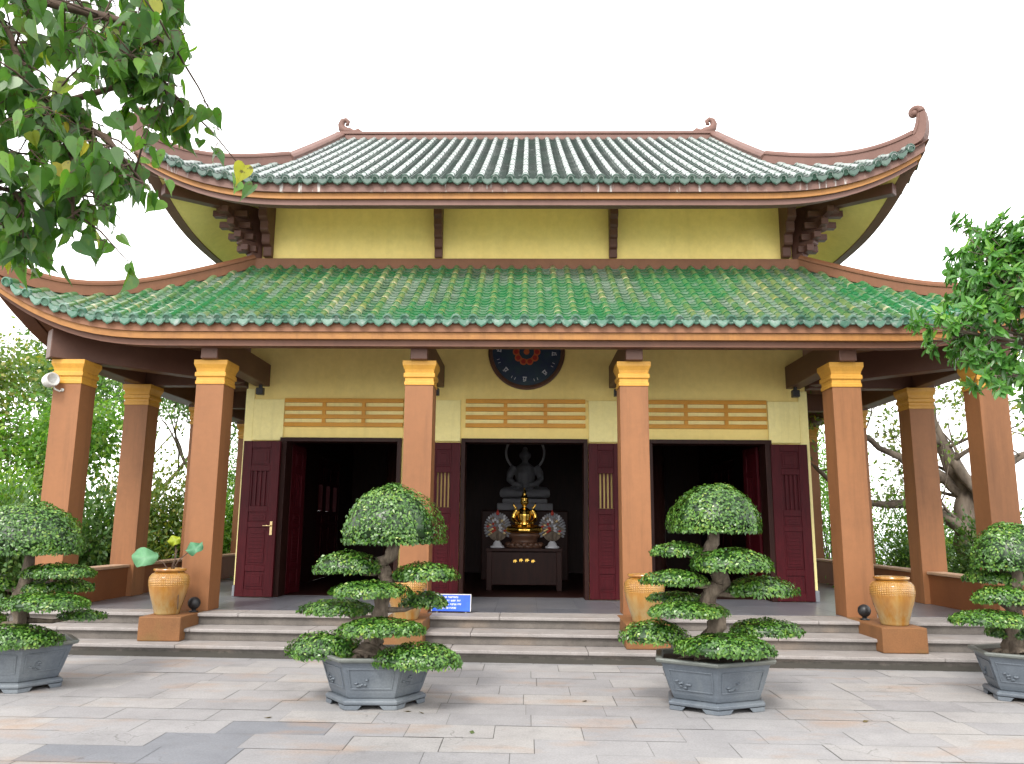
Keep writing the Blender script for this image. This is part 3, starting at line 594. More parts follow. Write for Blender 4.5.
def tile_roof(R, name, mats, vmax_fn, pitch=0.237, r=0.072, seg=0.24, pan=0.13):
    mb = MB(); rr = random.Random(3)
    TH = [math.pi * k / 5 for k in range(6)]
    for side in range(4):
        h = R.half(side); n = int((2 * h - 0.16) / pitch); off = -(n - 1) * pitch / 2
        for i in range(n):
            t = off + i * pitch; vm = vmax_fn(side, h - abs(t), t); rowt = rr.uniform(-.22, .2)
            v = -0.02; k = 0
            while v < vm - 0.02:
                v1 = min(v + seg, vm)
                P0, S0, T0, N0 = R.frame(side, t, max(v, 0)); P0 = P0 if v >= 0 else P0 + T0 * v
                P1, S1, T1, N1 = R.frame(side, t, v1)
                rings = []
                jx, jz = rr.gauss(0, .004), rr.gauss(0, .003); P0 = P0 + S0 * jx + N0 * jz; P1 = P1 + S1 * jx * .4
                for P, S, Nn, ra in ((P0, S0, N0, r - .016), (P0, S0, N0, r + .004), (P1, S1, N1, r - .008)):
                    rings += [P + S * (math.cos(q) * ra) + Nn * (math.sin(q) * ra + .006) for q in TH]
                tint = min(.9, max(0, rr.random() * 0.35 + 0.27 + rowt))
                PM, SM, TM, NM = R.frame(side, t, max(v, 0) + (v1 - max(v, 0)) * .24)
                rings += [PM + SM * (math.cos(q) * (r + .002)) + NM * (math.sin(q) * (r + .002) + .006) for q in TH]
                mb.add(rings, [(6 + j, 6 + j + 1, 18 + j + 1, 18 + j) for j in range(5)], 0, min(1, tint + rr.choice([.1, .3, .42, .42])), True)
                mb.add(rings, [(18 + j, 18 + j + 1, 12 + j + 1, 12 + j) for j in range(5)], 0, tint, True)
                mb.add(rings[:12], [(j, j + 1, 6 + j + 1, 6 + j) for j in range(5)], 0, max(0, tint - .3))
                v = v1; k += 1
            # round end tile
            P, S, T, Nn = R.frame(side, t, 0.0); out = -T; up_ = Nn
            c = P + up_ * .012 - T * .022
            rim = [c + S * (math.cos(q) * .070) + up_ * (math.sin(q) * .070) for q in [2 * math.pi * k / 12 for k in range(12)]]
            rin = [c + out * .006 + S * (math.cos(q) * .052) + up_ * (math.sin(q) * .052) for q in [2 * math.pi * k / 12 for k in range(12)]]
            bk = [p_ + T * .05 for p_ in rim]; cc = [c - out * .008 + S * (math.cos(q) * .044) + up_ * (math.sin(q) * .044) for q in [2 * math.pi * k / 12 for k in range(12)]]
            tt = rr.random()
            mb.add(rim + rin + bk + cc, [(k, (k + 1) % 12, 12 + (k + 1) % 12, 12 + k) for k in range(12)] + [(24 + k, 24 + (k + 1) % 12, (k + 1) % 12, k) for k in range(12)] + [(12 + k, 12 + (k + 1) % 12, 36 + (k + 1) % 12, 36 + k) for k in range(12)] + [tuple(36 + k for k in range(12))], 2, tt)
            # pan to the right of this row
            t2 = t + pitch / 2
            if i < n - 1:
                vm2 = vmax_fn(side, h - abs(t2), t2); v = 0.0; rowp = rr.uniform(-.2, .2)
                while v < vm2 - 0.02:
                    v1 = min(v + pan, vm2); P0, S0, T0, N0 = R.frame(side, t2, v); P1, S1, T1, N1 = R.frame(side, t2, v1)
                    oo = [(-.085, .022), (-.03, -.006), (.03, -.006), (.085, .022)]
                    a_ = [P0 + S0 * x + N0 * (z - .016) for x, z in oo]; b_ = [P0 + S0 * x + N0 * (z + .016) for x, z in oo]; c_ = [P1 + S1 * x + N1 * z for x, z in oo]
                    tint = min(1, max(0, rr.random() * .5 + .3 + rowp))
                    mb.add(a_ + b_ + c_, [(4 + j, 5 + j, 9 + j, 8 + j) for j in range(3)], 1, tint)
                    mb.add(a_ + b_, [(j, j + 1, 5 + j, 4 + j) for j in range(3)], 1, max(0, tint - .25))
                    v = v1
                P, S, T, Nn = R.frame(side, t2, 0.0); out = -T
                sh = [(-.092, .02), (-.094, -.018), (-.055, -.075), (0, -.108), (.055, -.075), (.094, -.018), (.092, .02), (0, -.012)]
                up_ = Vector((0, 0, 1)); o_ = (out - up_ * out.dot(up_)).normalized()
                f_ = [P + S * x + up_ * z + o_ * .016 for x, z in sh]; bk = [q - o_ * .02 for q in f_]; ins = [P + S * (x * .75) + up_ * ((z + .03) * .75 - .03) + o_ * .024 for x, z in sh]
                tt = rr.random(); m_ = len(sh)
                mb.add(f_ + ins + bk, [(k, (k + 1) % m_, m_ + (k + 1) % m_, m_ + k) for k in range(m_)] + [tuple(m_ + k for k in range(m_))] + [(2 * m_ + k, 2 * m_ + (k + 1) % m_, (k + 1) % m_, k) for k in range(m_)], 2, tt)
    return part(mb, name, mats)
def samples(h, n=56):
    return [h * (1.5 * u - 0.5 * u ** 3) for u in np.linspace(-1, 1, n)]
def deck(R, roof, vmax_fn, mat):
    """closed board under the tiles"""
    mb = MB()
    for side in range(4):
        h = R.half(side); S = samples(h, 60); nv = 12; vs = []
        for t in S:
            vm = vmax_fn(side, h - abs(t), t)
            for k in range(nv + 1): vs.append(R.pt(side, t, vm * k / nv, -0.02))
        mb.add(vs, [(i * (nv + 1) + k, (i + 1) * (nv + 1) + k, (i + 1) * (nv + 1) + k + 1, i * (nv + 1) + k + 1) for i in range(len(S) - 1) for k in range(nv)], 0, .5, True)
    return mb.build('roof_deck', mat, roof)
def band(R, roof, name, i0, i1, zt, zb, mat):
    mb = MB()
    for side in range(4):
        h = R.half(side); S = samples(h); vs = []
        for t in S:
            g = R.g(h - abs(t)); z = R.z0 + R.H * g
            for i_, dz in ((i0, zt), (i0, zb), (i1, zb), (i1, zt)):
                tt = t * (h - i_) / h; sh = R.O * g; tt += math.copysign(sh, t) if t else 0; vv = i_ - sh
                q = {0: (tt, R.y0 + vv), 2: (-tt, R.yb - vv), 1: (R.hx - vv, R.yc + tt), 3: (-R.hx + vv, R.yc - tt)}[side]
                vs.append((q[0], q[1], z + dz))
        mb.add(vs, [(i * 4 + k, (i + 1) * 4 + k, (i + 1) * 4 + (k + 1) % 4, i * 4 + (k + 1) % 4)[::-1] for i in range(len(S) - 1) for k in range(4)], 0, .5, False)
    return mb.build(name, mat, roof)
def soffit(R, roof, i0, iw, zb, slope, mat):
    mb = MB()
    for side in range(4):
        h = R.half(side); S = samples(h); vs = []; nv = 8
        for t in S:
            g = R.g(h - abs(t))
            for k in range(nv + 1):
                u = k / nv; i_ = i0 + (iw - i0) * u; kk = (1 - u) ** 1.6; sh = R.O * g * kk
                tt = t * (h - i_) / h; tt += math.copysign(sh, t) if t else 0; vv = i_ - sh
                q = {0: (tt, R.y0 + vv), 2: (-tt, R.yb - vv), 1: (R.hx - vv, R.yc + tt), 3: (-R.hx + vv, R.yc - tt)}[side]
                vs.append((q[0], q[1], R.z0 + zb + slope * (i_ - i0) + R.H * g * kk))
        mb.add(vs, [(i * (nv + 1) + k, (i + 1) * (nv + 1) + k, (i + 1) * (nv + 1) + k + 1, i * (nv + 1) + k + 1)[::-1] for i in range(len(S) - 1) for k in range(nv)], 0, .5, True)
    return mb.build('soffit', mat, roof)
def sweep_rect(mb, path, widths, heights, sideways):
    """rectangular ridge; path runs along its foot; sideways = horizontal cross vector"""
    n = len(path); vs = []; path = [Vector(p) for p in path]
    for i, p in enumerate(path):
        d = (path[min(i + 1, n - 1)] - path[max(i - 1, 0)]).normalized(); up_ = sideways.cross(d).normalized()
        if up_.z < 0 and i < n * .5: up_ = -up_
        w, h = widths[i] / 2, heights[i]
        prof = [(-w, 0), (-w, h * .62), (-w * 1.18, h * .66), (-w * 1.18, h * .80), (-w * .8, h), (w * .8, h), (w * 1.18, h * .80), (w * 1.18, h * .66), (w, h * .62), (w, 0)]
        vs += [p + sideways * a + up_ * b for a, b in prof]
    m = 10
    mb.add(vs, [(i * m + k, i * m + (k + 1) % m, (i + 1) * m + (k + 1) % m, (i + 1) * m + k) for i in range(n - 1) for k in range(m)] + [tuple(range(m)), tuple((n - 1) * m + k for k in range(m - 1, -1, -1))], 0, .5)
def hip(R, roof, sx, sy, v_top, mat, curl_h, w=0.22, hgt=0.225):
    """ridge along the hip and its curled end; sx, sy = +-1 choose the corner"""
    path = []; side = 0 if sy < 0 else 2
    for v in np.linspace(v_top, 0.10, 26):
        t = (R.hx - v); p = R.pt(0, t, v, -0.03); y = p.y if sy < 0 else 2 * R.yc - p.y
        path.append(Vector((sx * p.x, y, p.z)))
    d = (path[-1] - path[-4]).normalized(); dh = Vector((sx, sy, 0)).normalized(); sl_ = d.z / max(1e-6, d.dot(dh))
    o = path[-1]; n0 = len(path)
    p0, p1 = o, o + dh * (.15 * curl_h) + Vector((0, 0, .58 * curl_h)); t0 = d * .55 * curl_h; t1 = (Vector((0, 0, 1)) - dh * .22) * .55 * curl_h
    for k in range(1, 9):
        u = k / 8; u2_, u3_ = u * u, u * u * u
        path.append(p0 * (2 * u3_ - 3 * u2_ + 1) + t0 * (u3_ - 2 * u2_ + u) + p1 * (3 * u2_ - 2 * u3_) + t1 * (u3_ - u2_))
    n = len(path); sideways = Vector((sy, -sx, 0)).normalized()
    if (sideways.cross(d)).z < 0: sideways = -sideways
    W = [w * (1 - .12 * i / n0) for i in range(n0)] + [w * (.87 - .055 * k) for k in range(8)]; grow_ = [hgt * (1 + .16 * max(0, (i - n0 * .45) / (n0 * .55)) ** 1.6) for i in range(n0)]; Hh = grow_ + [hgt * (1.15 - .085 * k) for k in range(8)]
    mb = MB(); sweep_rect(mb, path, W, Hh, sideways)
    hp = mb.build('hip_ridge', mat, roof, bevel=0.006, seg=1)
    # scroll
    mb = MB(); q = path[-1] - dh * .06; cen = q + Vector((0, 0, .02)) - dh * .10; cur = []; rads = []
    for k in range(20):
        u = k / 19; an = -0.1 + u * 4.9; rr_ = (0.105 - 0.085 * u)
        cur.append(cen + dh * rr_ * math.cos(an) + Vector((0, 0, rr_ * math.sin(an)))); rads.append(.056 - .016 * u)
    mb.tube(cur, rads, 8); mb.ellipsoid(cen, (.06, .06, .06))
    mb.build('scroll', mat, hp)
# porch roof (lower)
UX, UY0, UY1 = 4.68, 13.36, 21.34
OV = 2.68
R1 = Roof(UX + OV, UY0 - OV, UY1 + OV, 4.42, 0.625, 0.035, 0.68, 2.3, 3.0, 0.17, OV); R1.VT = OV
vm1 = lambda side, a, t: max(0.03, min(OV - .02, a))
low = tile_roof(R1, 'porch_roof', [M['low_barrel'], M['low_pan'], M['low_cap']], vm1, r=0.060)
deck(R1, low, vm1, M['brown'])
band(R1, low, 'fascia_board', .055, .16, -.03, -.165, M['fascia_low'])
band(R1, low, 'gilded_band', .085, .22, -.167, -.262, M['moulding'])
band(R1, low, 'eave_board', .15, .32, -.264, -.35, M['brown'])
soffit(R1, low, .30, OV - .03, -.32, 0.50, M['soffit_brown'])
for sx in (-1, 1):
    for sy in (-1, 1): hip(R1, low, sx, sy, OV - .05, M['ridge2'], 0.95)
mb = MB(); zt = R1.z0 + R1.slope * OV
for x0, x1, y0, y1 in ((-UX - .16, UX + .16, UY0 - .17, UY0 - .012), (-UX - .16, UX + .16, UY1 + .012, UY1 + .17), (-UX - .16, -UX - .055, UY0 - .012, UY1 + .012), (UX + .055, UX + .16, UY0 - .012, UY1 + .012)): mb.box(x0, x1, y0, y1, zt - .16, zt + .075)
mb.build('wall_ridge', M['ridge2'], low, bevel=0.012)
# main roof (upper, hip and gable)
R2 = Roof(6.20, 11.75, 22.95, 6.98, 0.635, 0.004, 0.64, 2.7, 3.0, 0.10, 2.3); R2.VT = 5.6
GX = 4.35; VK = 6.20 - GX; VR = 5.6
def vm2(side, a, t):
    if side in (0, 2): return VR - .02 if abs(t) <= GX else max(0.03, min(VK, a))
    return max(0.03, min(VK - .02, a))
top = tile_roof(R2, 'main_roof', [M['up_barrel'], M['up_pan'], M['up_cap']], vm2, r=0.052, seg=0.34)
def vm2d(side, a, t): return vm2(side, a, t)
mb = MB()
for side in (0, 2):
    for (ta, tb, full) in ((-6.2, -GX, 0), (-GX, GX, 1), (GX, 6.2, 0)):
        S = np.linspace(ta, tb, 24); vs = []; nv = 14
        for t in S:
            vm = (VR if full else max(0.02, min(VK, 6.2 - abs(t))))
            vs += [R2.pt(side, t, vm * k / nv, -.02) for k in range(nv + 1)]
        mb.add(vs, [(i * (nv + 1) + k, (i + 1) * (nv + 1) + k, (i + 1) * (nv + 1) + k + 1, i * (nv + 1) + k + 1) for i in range(23) for k in range(nv)], 0, .5, True)
for side in (1, 3):
    S = samples(R2.hy, 60); vs = []; nv = 8
    for t in S: vs += [R2.pt(side, t, max(.02, min(VK, R2.hy - abs(t))) * k / nv, -.02) for k in range(nv + 1)]
    mb.add(vs, [(i * (nv + 1) + k, (i + 1) * (nv + 1) + k, (i + 1) * (nv + 1) + k + 1, i * (nv + 1) + k + 1) for i in range(59) for k in range(nv)], 0, .5, True)
mb.build('roof_deck', M['brown'], top)
zr = R2.z0 + R2.slope * VR
for sx in (-1, 1):                                        # gable walls
    mb = MB(); zk = R2.z0 + R2.slope * VK - .1
    mb.prism([(R2.y0 + VK, zk), (R2.yb - VK, zk), (R2.yc, zr - .06)], lambda a, b, d: (d, a, b), *( (sx * GX - .02, sx * GX + .10) if sx < 0 else (GX - .10, GX + .02)))
    mb.build('gable_wall', M['wall'], top)
band(R2, top, 'fascia_board', .055, .16, -.03, -.19, M['fascia_up'])
band(R2, top, 'gilded_band', .105, .22, -.192, -.285, M['moulding'])
band(R2, top, 'eave_board', .15, .30, -.287, -.375, M['ridge'])
soffit(R2, top, .28, 1.58, -.36, 0.52, M['wall'])
for sx in (-1, 1):
    for sy in (-1, 1):
        hip(R2, top, sx, sy, VK + .02, M['ridge'], 0.90)
        mb = MB(); path = []
        for v in np.linspace(VR, VK - .02, 14):
            p = R2.pt(0, GX, v, -.03); path.append(Vector((sx * (GX + .02), p.y if sy < 0 else 2 * R2.yc - p.y, p.z)))
        sd = Vector((-1 if sy < 0 else 1, 0, 0)); d_ = path[-1] - path[0]
        if sd.cross(d_).z < 0: sd = -sd
        sweep_rect(mb, path, [.21] * 14, [.185] * 14, sd); mb.build('gable_ridge', M['ridge'], top, bevel=0.006, seg=1)
mb = MB(); mb.box(-GX, GX, R2.yc - .14, R2.yc + .14, zr - .12, zr + .04); mb.box(-GX - .02, GX + .02, R2.yc - .17, R2.yc + .17, zr + .043, zr + .11)
mb.build('ridge', M['ridge'], top, bevel=0.01)
for sx in (-1, 1):                                        # curled dragon finials at the ridge ends
    mb = MB(); K = .47; bx = sx * (GX - .02); z = zr + .10
    cur = [(-.95, .04), (-.75, .15), (-.55, .11), (-.35, .16), (-.12, .2), (.06, .36), (.10, .56), (.03, .74), (-.12, .80), (-.24, .70), (-.22, .56), (-.12, .54)]
    mb.tube([(bx + sx * a * K, R2.yc, z + b * K) for a, b in cur], [q * K * 1.3 for q in (.10, .15, .12, .16, .17, .15, .13, .115, .10, .085, .07, .05)], 10)
    for q in (0.8, 0.55, 0.3): mb.ellipsoid((bx - sx * q * K, R2.yc, z + .12 * K), (.14 * K, .13 * K, .16 * K))
    mb.build('ridge_finial', M['ridge'], top)
# brackets under the main eave
def corbel(origin, direction, length, w, steps, mat=M['bracket'], zbot=6.22, ztop=6.66):
    d = Vector((*direction, 0)).normalized(); sdv = Vector((-d.y, d.x, 0))
    poly = [(0, ztop), (0, zbot)]
    for k in range(steps):
        z = zbot + (ztop - .02 - zbot) * (k / steps); z2 = zbot + (ztop - .02 - zbot) * ((k + 1) / steps); l = length * (k + 1) / steps
        poly += [(l * .9, z), (l, z + .03)]; poly += [(l, z2 - .02)] if k < steps - 1 else [(l, ztop)]
    mb = MB(); o = Vector(origin)
    mb.prism(poly, lambda a, b, t: Vector((o.x, o.y, 0)) + d * a + sdv * t + Vector((0, 0, b)), -w / 2, w / 2)
    return mb
for x in (-1.52, 1.53):
    part(corbel((x, 13.345), (0, -1), 0.42, 0.14, 6, ztop=7.22), 'bracket', M['bracket'], bevel=0.012)
for sx in (-1, 1):
    for sy in (-1, 1):
        yw = 13.35 if sy < 0 else 21.35
        part(corbel((sx * 4.52, yw), (0, sy), 0.60, 0.15, 5, ztop=7.18), 'bracket', M['bracket'], bevel=0.012)
        part(corbel((sx * 4.735, yw - sy * .22), (sx, 0), 0.60, 0.15, 5, ztop=7.18), 'bracket', M['bracket'], bevel=0.012)
        part(corbel((sx * 4.70, yw - sy * .03), (sx, sy), 0.80, 0.20, 4, zbot=6.16, ztop=7.10), 'bracket', M['bracket'], bevel=0.012)
        for off, z, L in ((.20, 6.33, .17), (.32, 6.52, .22), (.44, 6.70, .27), (.54, 6.88, .30)):   # stacked cross arms
            mb = MB(); c = Vector((sx * 4.72 + sx * off * .7, yw + sy * off * .7, z))
            mb.box(c.x - L, c.x + L, c.y - .065, c.y + .065, z - .055, z + .055); mb.box(c.x - .062, c.x + .062, c.y - L, c.y + L, z - .058, z + .052)
            part(mb, 'bracket_arm', M['bracket'], bevel=0.008, seg=1)
        mb = MB(); p, q = Vector((sx * 5.0, yw + sy * .3, 7.06)), Vector((sx * 5.92, yw + sy * 1.22, 6.985))   # hip rafter to the corner
        dq = q - p; mb.box(0, dq.length, -.08, .08, -.10, .08, mtx=Matrix.Translation(p) @ dq.to_track_quat('X', 'Z').to_matrix().to_4x4())
        part(mb, 'rafter', M['bracket'], bevel=0.008, seg=1)

# ------------------------------------------------------------------ shrine inside
table = empty('altar_table', (0, 15.3, FZ + .004)); tag(table, 'dark wooden altar table with small gold characters inside the middle doorway', 'altar')
mb = MB(); mb.box(-.70, .70, -.40, .40, .70, .76); mb.box(-.60, .60, -.34, .34, .10, .698)
for x in (-.64, .64):
    for y_ in (-.34, .34): mb.box(x - .05, x + .05, y_ - .05, y_ + .05, 0, .699)
mb.box(-.66, .66, -.38, .38, .0, .0999) if False else None
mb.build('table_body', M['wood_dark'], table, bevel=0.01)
for k in range(4):
    mb = MB(); a = (k - 1.5) * .11; z = .545 - abs(k - 1.5) * .016
    mb.box(a - .035, a + .035, -.348, -.342, z, z + .012); mb.box(a - .004, a + .008, -.349, -.343, z - .02, z + .035); mb.box(a - .03, a + .025, -.348, -.342, z + .02, z + .03); mb.box(a - .03, a - .02, -.3485, -.3425, z - .02, z + .02)
    mb.build('gold_character', M['gold'], table)
def seated(mb, s, crown):
    """seated figure, unit about 1 high, facing -Y"""
    E = mb.ellipsoid
    E((0, 0, .10 * s), (.36 * s, .24 * s, .10 * s)); 
    for q in (-1, 1):
        mb.tube([(q * .08 * s, .02 * s, .12 * s), (q * .33 * s, -.10 * s, .11 * s), (q * .36 * s, -.16 * s, .10 * s), (q * .10 * s, -.27 * s, .08 * s), (-q * .08 * s, -.26 * s, .08 * s)], [.10 * s, .085 * s, .08 * s, .06 * s, .04 * s], 10)
        mb.tube([(q * .17 * s, 0, .53 * s), (q * .235 * s, .01 * s, .42 * s), (q * .25 * s, -.02 * s, .31 * s), (q * .17 * s, -.14 * s, .24 * s), (q * .05 * s, -.20 * s, .22 * s)], [.06 * s, .062 * s, .052 * s, .045 * s, .032 * s], 10)
        E((q * .085 * s, .0, .70 * s), (.012 * s, .02 * s, .04 * s))
    mb.tube([(0, .02 * s, .08 * s), (0, .02 * s, .25 * s), (0, .01 * s, .42 * s), (0, .01 * s, .53 * s), (0, 0, .58 * s)], [.17 * s, .145 * s, .165 * s, .13 * s, .06 * s], 14)
    mb.tube([(0, 0, .55 * s), (0, 0, .64 * s)], [.05 * s, .05 * s], 10)
    E((0, -.005 * s, .70 * s), (.078 * s, .088 * s, .10 * s)); E((0, -.09 * s, .695 * s), (.014 * s, .02 * s, .022 * s))
    if crown: mb.lathe([(.085 * s, 0), (.09 * s, .03 * s), (.06 * s, .08 * s), (.05 * s, .14 * s), (.025 * s, .22 * s), (.006 * s, .30 * s)], (0, 0, .755 * s), 14)
    else: E((0, .01 * s, .80 * s), (.045 * s, .045 * s, .045 * s))
def remesh(o, v):
    m = o.modifiers.new('remesh', 'REMESH'); m.mode = 'VOXEL'; m.voxel_size = v; m.use_smooth_shade = True
gs = empty('seated_statue', (0, 15.25, FZ + .762)); tag(gs, 'small shiny golden seated statue with tall pointed crown on the altar', 'statue')
mb = MB(); mb.lathe([(.34, 0), (.36, .03), (.33, .06), (.25, .10), (.24, .15), (.31, .20), (.34, .25), (.30, .27), (.28, .275)], (0, 0, 0), 28, sy=.75)
for k in range(16):
    a = 2 * math.pi * k / 16; mb.ellipsoid((.31 * math.cos(a), .235 * math.sin(a), .06), (.06, .05, .05))
mb.build('pedestal', M['rim'], gs)
mb = MB(); seated(mb, .84, True)
for q in (-1, 1): mb.tube([(q * .15, .0, .46), (q * .20, .0, .52), (q * .21, .0, .58)], [.03, .022, .008], 8)
o = mb.build('figure', M['gold'], gs, loc=(0, 0, .262)); remesh(o, .012)
ws = empty('seated_statue', (0.0, 18.2, FZ + .004)); tag(ws, 'large grey white seated statue with ring halo in the dark behind the altar', 'statue')
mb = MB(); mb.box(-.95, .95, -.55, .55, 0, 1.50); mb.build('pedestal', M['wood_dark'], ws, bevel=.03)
mb = MB(); mb.box(-.62, .62, -.42, .42, 1.502, 1.66); mb.box(-.50, .50, -.36, .36, 1.66, 1.76); mb.build('plinth', M['darkened_stone'], ws, bevel=.03)
mb = MB(); seated(mb, 1.42, False); o = mb.build('figure', M['darkened_stone'], ws, loc=(0, 0, 1.75)); remesh(o, .02)
mb = MB(); mb.tube([(.44 * math.cos(q), .20, 2.83 + .44 * math.sin(q)) for q in np.linspace(0, 2 * math.pi, 49)], .028, 8, cap=False); mb.build('halo', M['white_stone'], ws)
def fan(x, label):
    f = empty('fan_ornament', (x, 15.10, FZ + .762)); tag(f, label, 'ornament', 'pair of fan ornaments on the altar')
    mb = MB(); mb.lathe([(.13, 0), (.13, .035), (.09, .05), (.07, .10), (.03, .14)], (0, 0, 0), 20, sy=.7); mb.build('base', M['white_stone'], f)
    mb = MB(); rr = random.Random(2)
    for ring in range(5):
        nn = 7 + ring * 4; ra = .06 + ring * .042
        for k in range(nn):
            a = -0.55 + (math.pi + 1.1) * k / (nn - 1); c = (ra * math.cos(a) * .98, .36 + ra * math.sin(a) * 1.15)
            mb.ellipsoid((c[0], -.028 + ring * .011, c[1]), (.022, .012, .034), 8, 6, rr.choice([0, 4, 4, 1, 3, 2]) if ring < 4 else rr.choice([0, 4, 4]), mtx=Matrix.Rotation(-(a - math.pi / 2), 3, 'Y'))
    mb.ellipsoid((0, .02, .36), (.20, .022, .24), 20, 10, 3); mb.tube([(0, 0, .1), (0, 0, .3)], .03, 8, 3)
    mb.build('fan', [M['white_stone'], M['brass'], M['lotus_red'], M['bark'], M['darkened_stone']], f)
    mb = MB(); mb.lathe([(.015, 0), (.035, .03), (.02, .07), (.0, .11)], (0, 0, .60), 10, closed=False); mb.build('finial', M['lotus_red'], f)
fan(-.50, 'pale feathered fan ornament left of the golden statue'); fan(.52, 'pale feathered fan ornament right of the golden statue')

# ------------------------------------------------------------------ small fittings
for x, lab in ((-4.48, 'small black spotlight under the beam above the leftmost doorway'), (-1.49, 'small black spotlight under the beam left of the medallion'), (1.55, 'small black spotlight under the beam right of the medallion'), (4.53, 'small black spotlight under the beam at the right wall corner')):
    s = empty('spotlight', (x + (.0 if abs(x) < 2 else -math.copysign(.03, x)), 13.14, 3.917)); tag(s, lab, 'spotlight', 'black spotlights under the porch beams')
    mb = MB(); mb.box(-.025, .025, -.025, .025, -.05, 0); mb.build('bracket', M['black'], s)
    mb = MB(); mb.box(-.06, .06, -.06, .05, -.17, -.05); mb.build('housing', M['black'], s, bevel=.012)
for x, y_, lab in ((-4.40, 10.93, 'black ball lamp just right of the jar with lotus leaves'), (4.44, 10.80, 'black ball lamp just left of the rightmost jar on its stair block')):
    s = empty('ball_lamp', (x, y_, FZ + .007)); tag(s, lab, 'lamp', 'black ball lamps on the stair blocks')
    mb = MB(); mb.lathe([(.06, 0), (.06, .015), (.03, .02), (.03, .04)], sides=16); mb.build('foot', M['black'], s)
    mb = MB(); mb.ellipsoid((0, 0, .115), (.082, .082, .082), 20, 12); mb.build('globe', M['black'], s)
fl = empty('floodlight', (-6.66, 11.09, 3.52)); fl.scale = (.82, .82, .82); tag(fl, 'white floodlight on a bent arm at the top of the leftmost column', 'floodlight')
mb = MB(); mb.lathe([(.05, 0), (.11, .03), (.125, .12), (.12, .20), (.10, .205), (.085, .16), (.0, .10)], sides=20, closed=False)
o = mb.build('lamp_head', M['white_metal'], fl, loc=(-.15, -.10, .06)); o.rotation_euler = (rad(10), rad(78), rad(-20))
mb = MB(); mb.tube([(.08, .0, -.06), (.06, -.05, -.09), (.0, -.08, -.06), (-.06, -.09, .02), (-.10, -.10, .05)], .014, 8); mb.tube([(.08, .01, -.06), (.08, -.01, -.06)], .03, 10); mb.build('arm', M['white_metal'], fl)
sg = empty('notice_sign', (-.98, 11.20, FZ), rad(-3)); tag(sg, 'small blue notice board with white lettering standing on the porch floor', 'sign')
mb = MB(); mb.box(-.27, .27, -.012, .012, .02, .245, mtx=Matrix.Rotation(rad(-10), 4, 'X')); mb.build('board', M['blue'], sg, bevel=.004)
mb = MB(); MX = Matrix.Rotation(rad(-10), 4, 'X')
for a in ((-.272, .272, -.016, .0155, .236, .248), (-.272, -.262, -.0165, .016, .018, .236), (.262, .272, -.0165, .016, .018, .236)): mb.box(*a, mtx=MX)
for x in (-.2, .2): mb.box(x - .01, x + .01, .02, .10, 0, .012); mb.box(x - .01, x + .01, .03, .045, .01, .16)
mb.build('frame', M['white_metal'], sg)
rr = random.Random(9)
for z, x0, words in ((.195, -.20, (4, 3, 8)), (.148, -.23, (6, 5, 4, 3)), (.10, -.22, (4, 6, 5, 3)), (.052, -.19, (5, 3, 5))):
    x = x0; mb = MB()
    for n_ in words:
        for k in range(n_):
            q = rr.random(); mb.box(x, x + .004, -.0145, -.0125, z, z + .024, mtx=MX); mb.box(x, x + .013, -.0146, -.0126, z + (.020 if q < .5 else .0), z + (.024 if q < .5 else .004), mtx=MX)
            if q > .3: mb.box(x + .010, x + .014, -.0147, -.0127, z, z + .024, mtx=MX)
            else: mb.box(x, x + .012, -.0147, -.0127, z + .010, z + .014, mtx=MX)
            x += .0178
        x += .014
    mb.build('lettering_line', M['white'], sg)

# ------------------------------------------------------------------ jars
JP = [(.150, 0), (.158, .01), (.165, .05), (.195, .15), (.232, .27), (.252, .36), (.256, .42), (.246, .475), (.215, .515), (.185, .53), (.178, .54), (.200, .548), (.207, .565), (.200, .58), (.172, .58), (.165, .55), (.12, .50)]
jarm = None
for x, y_, lab in ((-4.64, 10.66, 'amber glazed jar with lotus leaves on the leftmost stair block'), (-1.47, 10.36, 'amber glazed jar hidden behind the bonsai left of the middle door'), (1.53, 10.36, 'amber glazed jar partly behind the bonsai right of the middle door'), (4.60, 10.30, 'amber glazed jar in full view on the rightmost stair block')):
    j = empty('glazed_jar', (x, y_, FZ + .007), random.uniform(0, 6)); tag(j, lab, 'jar', 'amber jars on the stair blocks')
    if jarm is None:
        mb = MB(); prof = []
        for a, b in zip(JP, JP[1:]):
            for k in range(3): u = k / 3; prof.append((a[0] * (1 - u) + b[0] * u, a[1] * (1 - u) + b[1] * u))
        prof.append(JP[-1]); mb.lathe(prof[:30], (0, 0, 0), 40); o = mb.build('body', M['jar'], j); jb = o
        m2 = MB(); m2.lathe(prof[30:], (0, 0, 0), 40, closed=False); m2.lathe([(.0, .52), (.15, .52)], (0, 0, 0), 40, closed=False); jr = m2.build('neck', M['jar'], j); jarm = o.data
    else:
        for src in (jb, jr):
            c = src.copy(); COL.objects.link(c); c.parent = j
    if x > 4: j.scale = (1.03, 1.03, 1.0)
